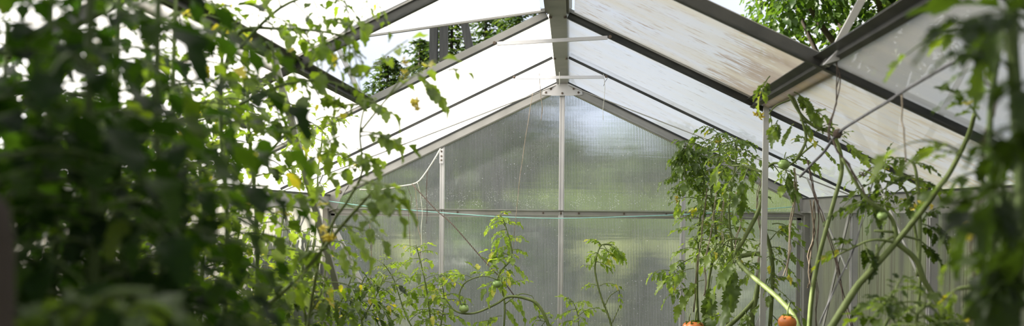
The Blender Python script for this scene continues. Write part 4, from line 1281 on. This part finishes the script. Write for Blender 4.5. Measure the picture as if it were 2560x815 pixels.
def spruce(label, base, h, rad, seed, dens=1.0, low=0.58):
    r = random.Random(seed)
    base = np.array(base, float)
    e = tag(empty('conifer', base), label, 'tree', 'conifers beyond the open roof window')
    b = MB()
    b.tube([base - (0, 0, .1), base + (0, 0, h)], [0.09, 0.012], 7, 0, 1, False)
    f = MB()
    nb = int(46 * dens)
    for k in range(nb):
        t = k / nb
        z = h * (low + (1 - low) * t)
        L = rad * 0.8 * (1 - t) ** 0.8 + 0.05
        for m_ in range(8):
            a = r.uniform(0, 6.28)
            d = np.array([math.cos(a), math.sin(a), 0.15])
            p0 = base + np.array([0, 0, z])
            ns = max(3, int(L / 0.075))
            for j in range(ns):
                u = (j + 0.5) / ns
                p = p0 + d * L * u + np.array([0, 0, -0.25 * L * u * u])
                for sg in (-1, 1):
                    s_ = np.cross(d, (0, 0, 1.0)) * sg
                    leaflet(f, p, d * 0.8 + s_ * 0.8 + np.array([0, 0, r.uniform(-.5, .3)]), np.array([0, 0, 1.0]), r.uniform(0.06, 0.11), 'serrate', r, 3, r.uniform(0.1, 0.9))
    b.build('trunk', 'bark', e)
    f.build('crown', ['needle', 'needle'], e, tint=True)
    return e


def gz(y):
    return -0.05 + max(0, y - 9) * 0.055 + max(0, y - 22) * 0.03


for i, (px, Y, toppx, rad, lab) in enumerate(((1300, 9.0, -30, 1.1, 'dark conifer at the right end of the open left roof window'), (1215, 9.5, 10, 1.0, 'dense conifer behind the right grey timber post'),
                                              (1130, 9.0, 30, 0.9, 'slim conifer standing behind the paired grey timber posts'), (1050, 9.5, 95, 0.9, 'loose conifer left of the paired grey timber posts'),
                                              (970, 9.0, 140, 0.8, 'small feathery conifer at the left end of the row'))):
    top = at(px, toppx, Y)
    spruce(lab, (top[0], Y, gz(Y)), top[2] - gz(Y), rad, 100 + i, dens=0.7)
for i, (x0, y0, x1, y1, lab) in enumerate(((1085, 55, 1082, 330, 'left one of the paired grey timber posts outside'), (1110, 45, 1108, 330, 'right one of the paired grey timber posts outside'),
                                           (1158, 40, 1215, 330, 'slanting grey timber post outside, right of the pair'))):
    Y = 7.0
    p, q = at(x0, y0, Y), at(x1, y1, Y)
    q = p + (q - p) * ((p[2] - 0.0) / (p[2] - q[2]))
    b = MB()
    b.bar(q, p, 0.068, 0.068, (0, 1, 0))
    b.bar(p - unit(q - p) * 0.0, p - unit(q - p) * 0.03, 0.078, 0.078, (0, 1, 0))
    tag(b.build('timber_post', 'timber', smooth=False), lab, 'post', 'timber frame outside')

tree('broad leaved orchard tree seen through the open right roof window', (2.8, 7.2, 0), 4.25, (1.75, 1.4, 1.35), 15000, 0.078, 11, clumps=70)
tree('orchard tree outside the right wall shading the near right roof', (4.1, 2.0, 0), 4.2, (2.5, 2.1, 1.4), 11000, 0.11, 12, clumps=60)
tree('unseen tree added outside the near left wall to shade the left tangle', (-3.6, -0.3, 0), 3.4, (1.9, 1.8, 1.6), 6500, 0.12, 13, clumps=40)  # added tree, out of view, keeps daylight off the left plants
tree('unseen tree added behind the viewpoint to darken the near plants and roof', (0.2, -4.0, 0), 3.9, (2.6, 1.9, 1.6), 7000, 0.13, 16, clumps=44)  # added tree, out of view, blocks sky light from the near plants
tree('round tree blurred behind the left half of the gable', (-1.5, 17, gz(17)), 2.3, (1.6, 1.4, 0.9), 2600, 0.22, 14, squash=0.8)
tree('round tree blurred behind the right half of the gable', (1.9, 18, gz(18)), 2.5, (2.0, 1.5, 0.9), 2600, 0.22, 15, squash=0.8)


def bush(label, c, rad, n, size, seed, mat='hedge', name='shrub', group=None, tt=(0.2, 0.9)):
    r = random.Random(seed)
    f = MB()
    c = np.array(c, float)
    # woody core so that no daylight shows through
    V = []
    ns, nr = 16, 8
    for i in range(nr + 1):
        a = math.pi * i / nr
        for k in range(ns):
            th = 2 * math.pi * k / ns
            q = 0.86 + 0.10 * math.sin(3 * th + i) + 0.06 * math.sin(7 * th)
            V.append(c + np.array([math.sin(a) * math.cos(th), math.sin(a) * math.sin(th), math.cos(a)]) * np.array(rad) * q)
    Fc = [(i * ns + k, i * ns + (k + 1) % ns, (i + 1) * ns + (k + 1) % ns, (i + 1) * ns + k) for i in range(nr) for k in range(ns)]
    f.add(V, Fc, 0, 0.3)
    for i in range(n):
        v = unit(np.array([r.gauss(0, 1), r.gauss(0, 1), r.gauss(0, 1)]))
        p = c + v * np.array(rad) * r.uniform(0.85, 1.02)
        leaflet(f, p, unit(v + np.array([r.gauss(0, .5), r.gauss(0, .5), r.gauss(0, .5)])), v, size * r.uniform(.7, 1.3), 'broad', r, 3, r.uniform(*tt))
    o = f.build(name, [mat, mat], tint=True)
    tag(o, label, 'shrub', group)
    return o


bush('long bright hedge seen as the green band through the gable', (0, 26, gz(26) + 0.9), (16, 1.2, 1.3), 3000, 0.3, 21, name='hedge')
for i, (x, y, rx, rz, lab) in enumerate(((-2.6, 8.0, 1.15, 1.12, 'dark shrub beyond the leftmost lower gable panel'), (-0.55, 8.4, 0.98, 1.05, 'dark shrub beyond the gable, left of its centre post'),
                                         (0.95, 9.4, 0.50, 0.55, 'small dark shrub beyond the gable, right of its centre post'), (2.4, 8.4, 0.9, 0.75, 'dark shrub beyond the rightmost lower gable panel'))):
    bush(lab, (x, y, 0.5), (rx, 0.8, rz + 0.25), 1300, 0.09, 30 + i, mat='tree_leaf', tt=(0.1, 0.7))
for i, (x, y, lab) in enumerate(((2.9, 3.2, 'dark shrub outside the middle of the right wall'), (2.9, 1.2, 'dark shrub outside the near right wall'), (-2.5, 4.4, 'dark shrub added outside the far left wall to shade it'),
                                 (-2.5, 2.9, 'dark shrub added outside the middle of the left wall to shade it'), (-2.5, 1.3, 'dark shrub added outside the near left wall to shade it'), (-1.2, -3.6, 'unseen dark shrub added left of the greenhouse door'),
                                 (1.4, -3.8, 'unseen dark shrub added right of the greenhouse door'))):
    bush(lab, (x, y, 0.8), (0.78, 0.95, 1.2), 1700, 0.09, 50 + i, mat='tree_leaf', tt=(0.1, 0.8))  # left wall shrubs added for shade, unseen door shrubs to darken the interior
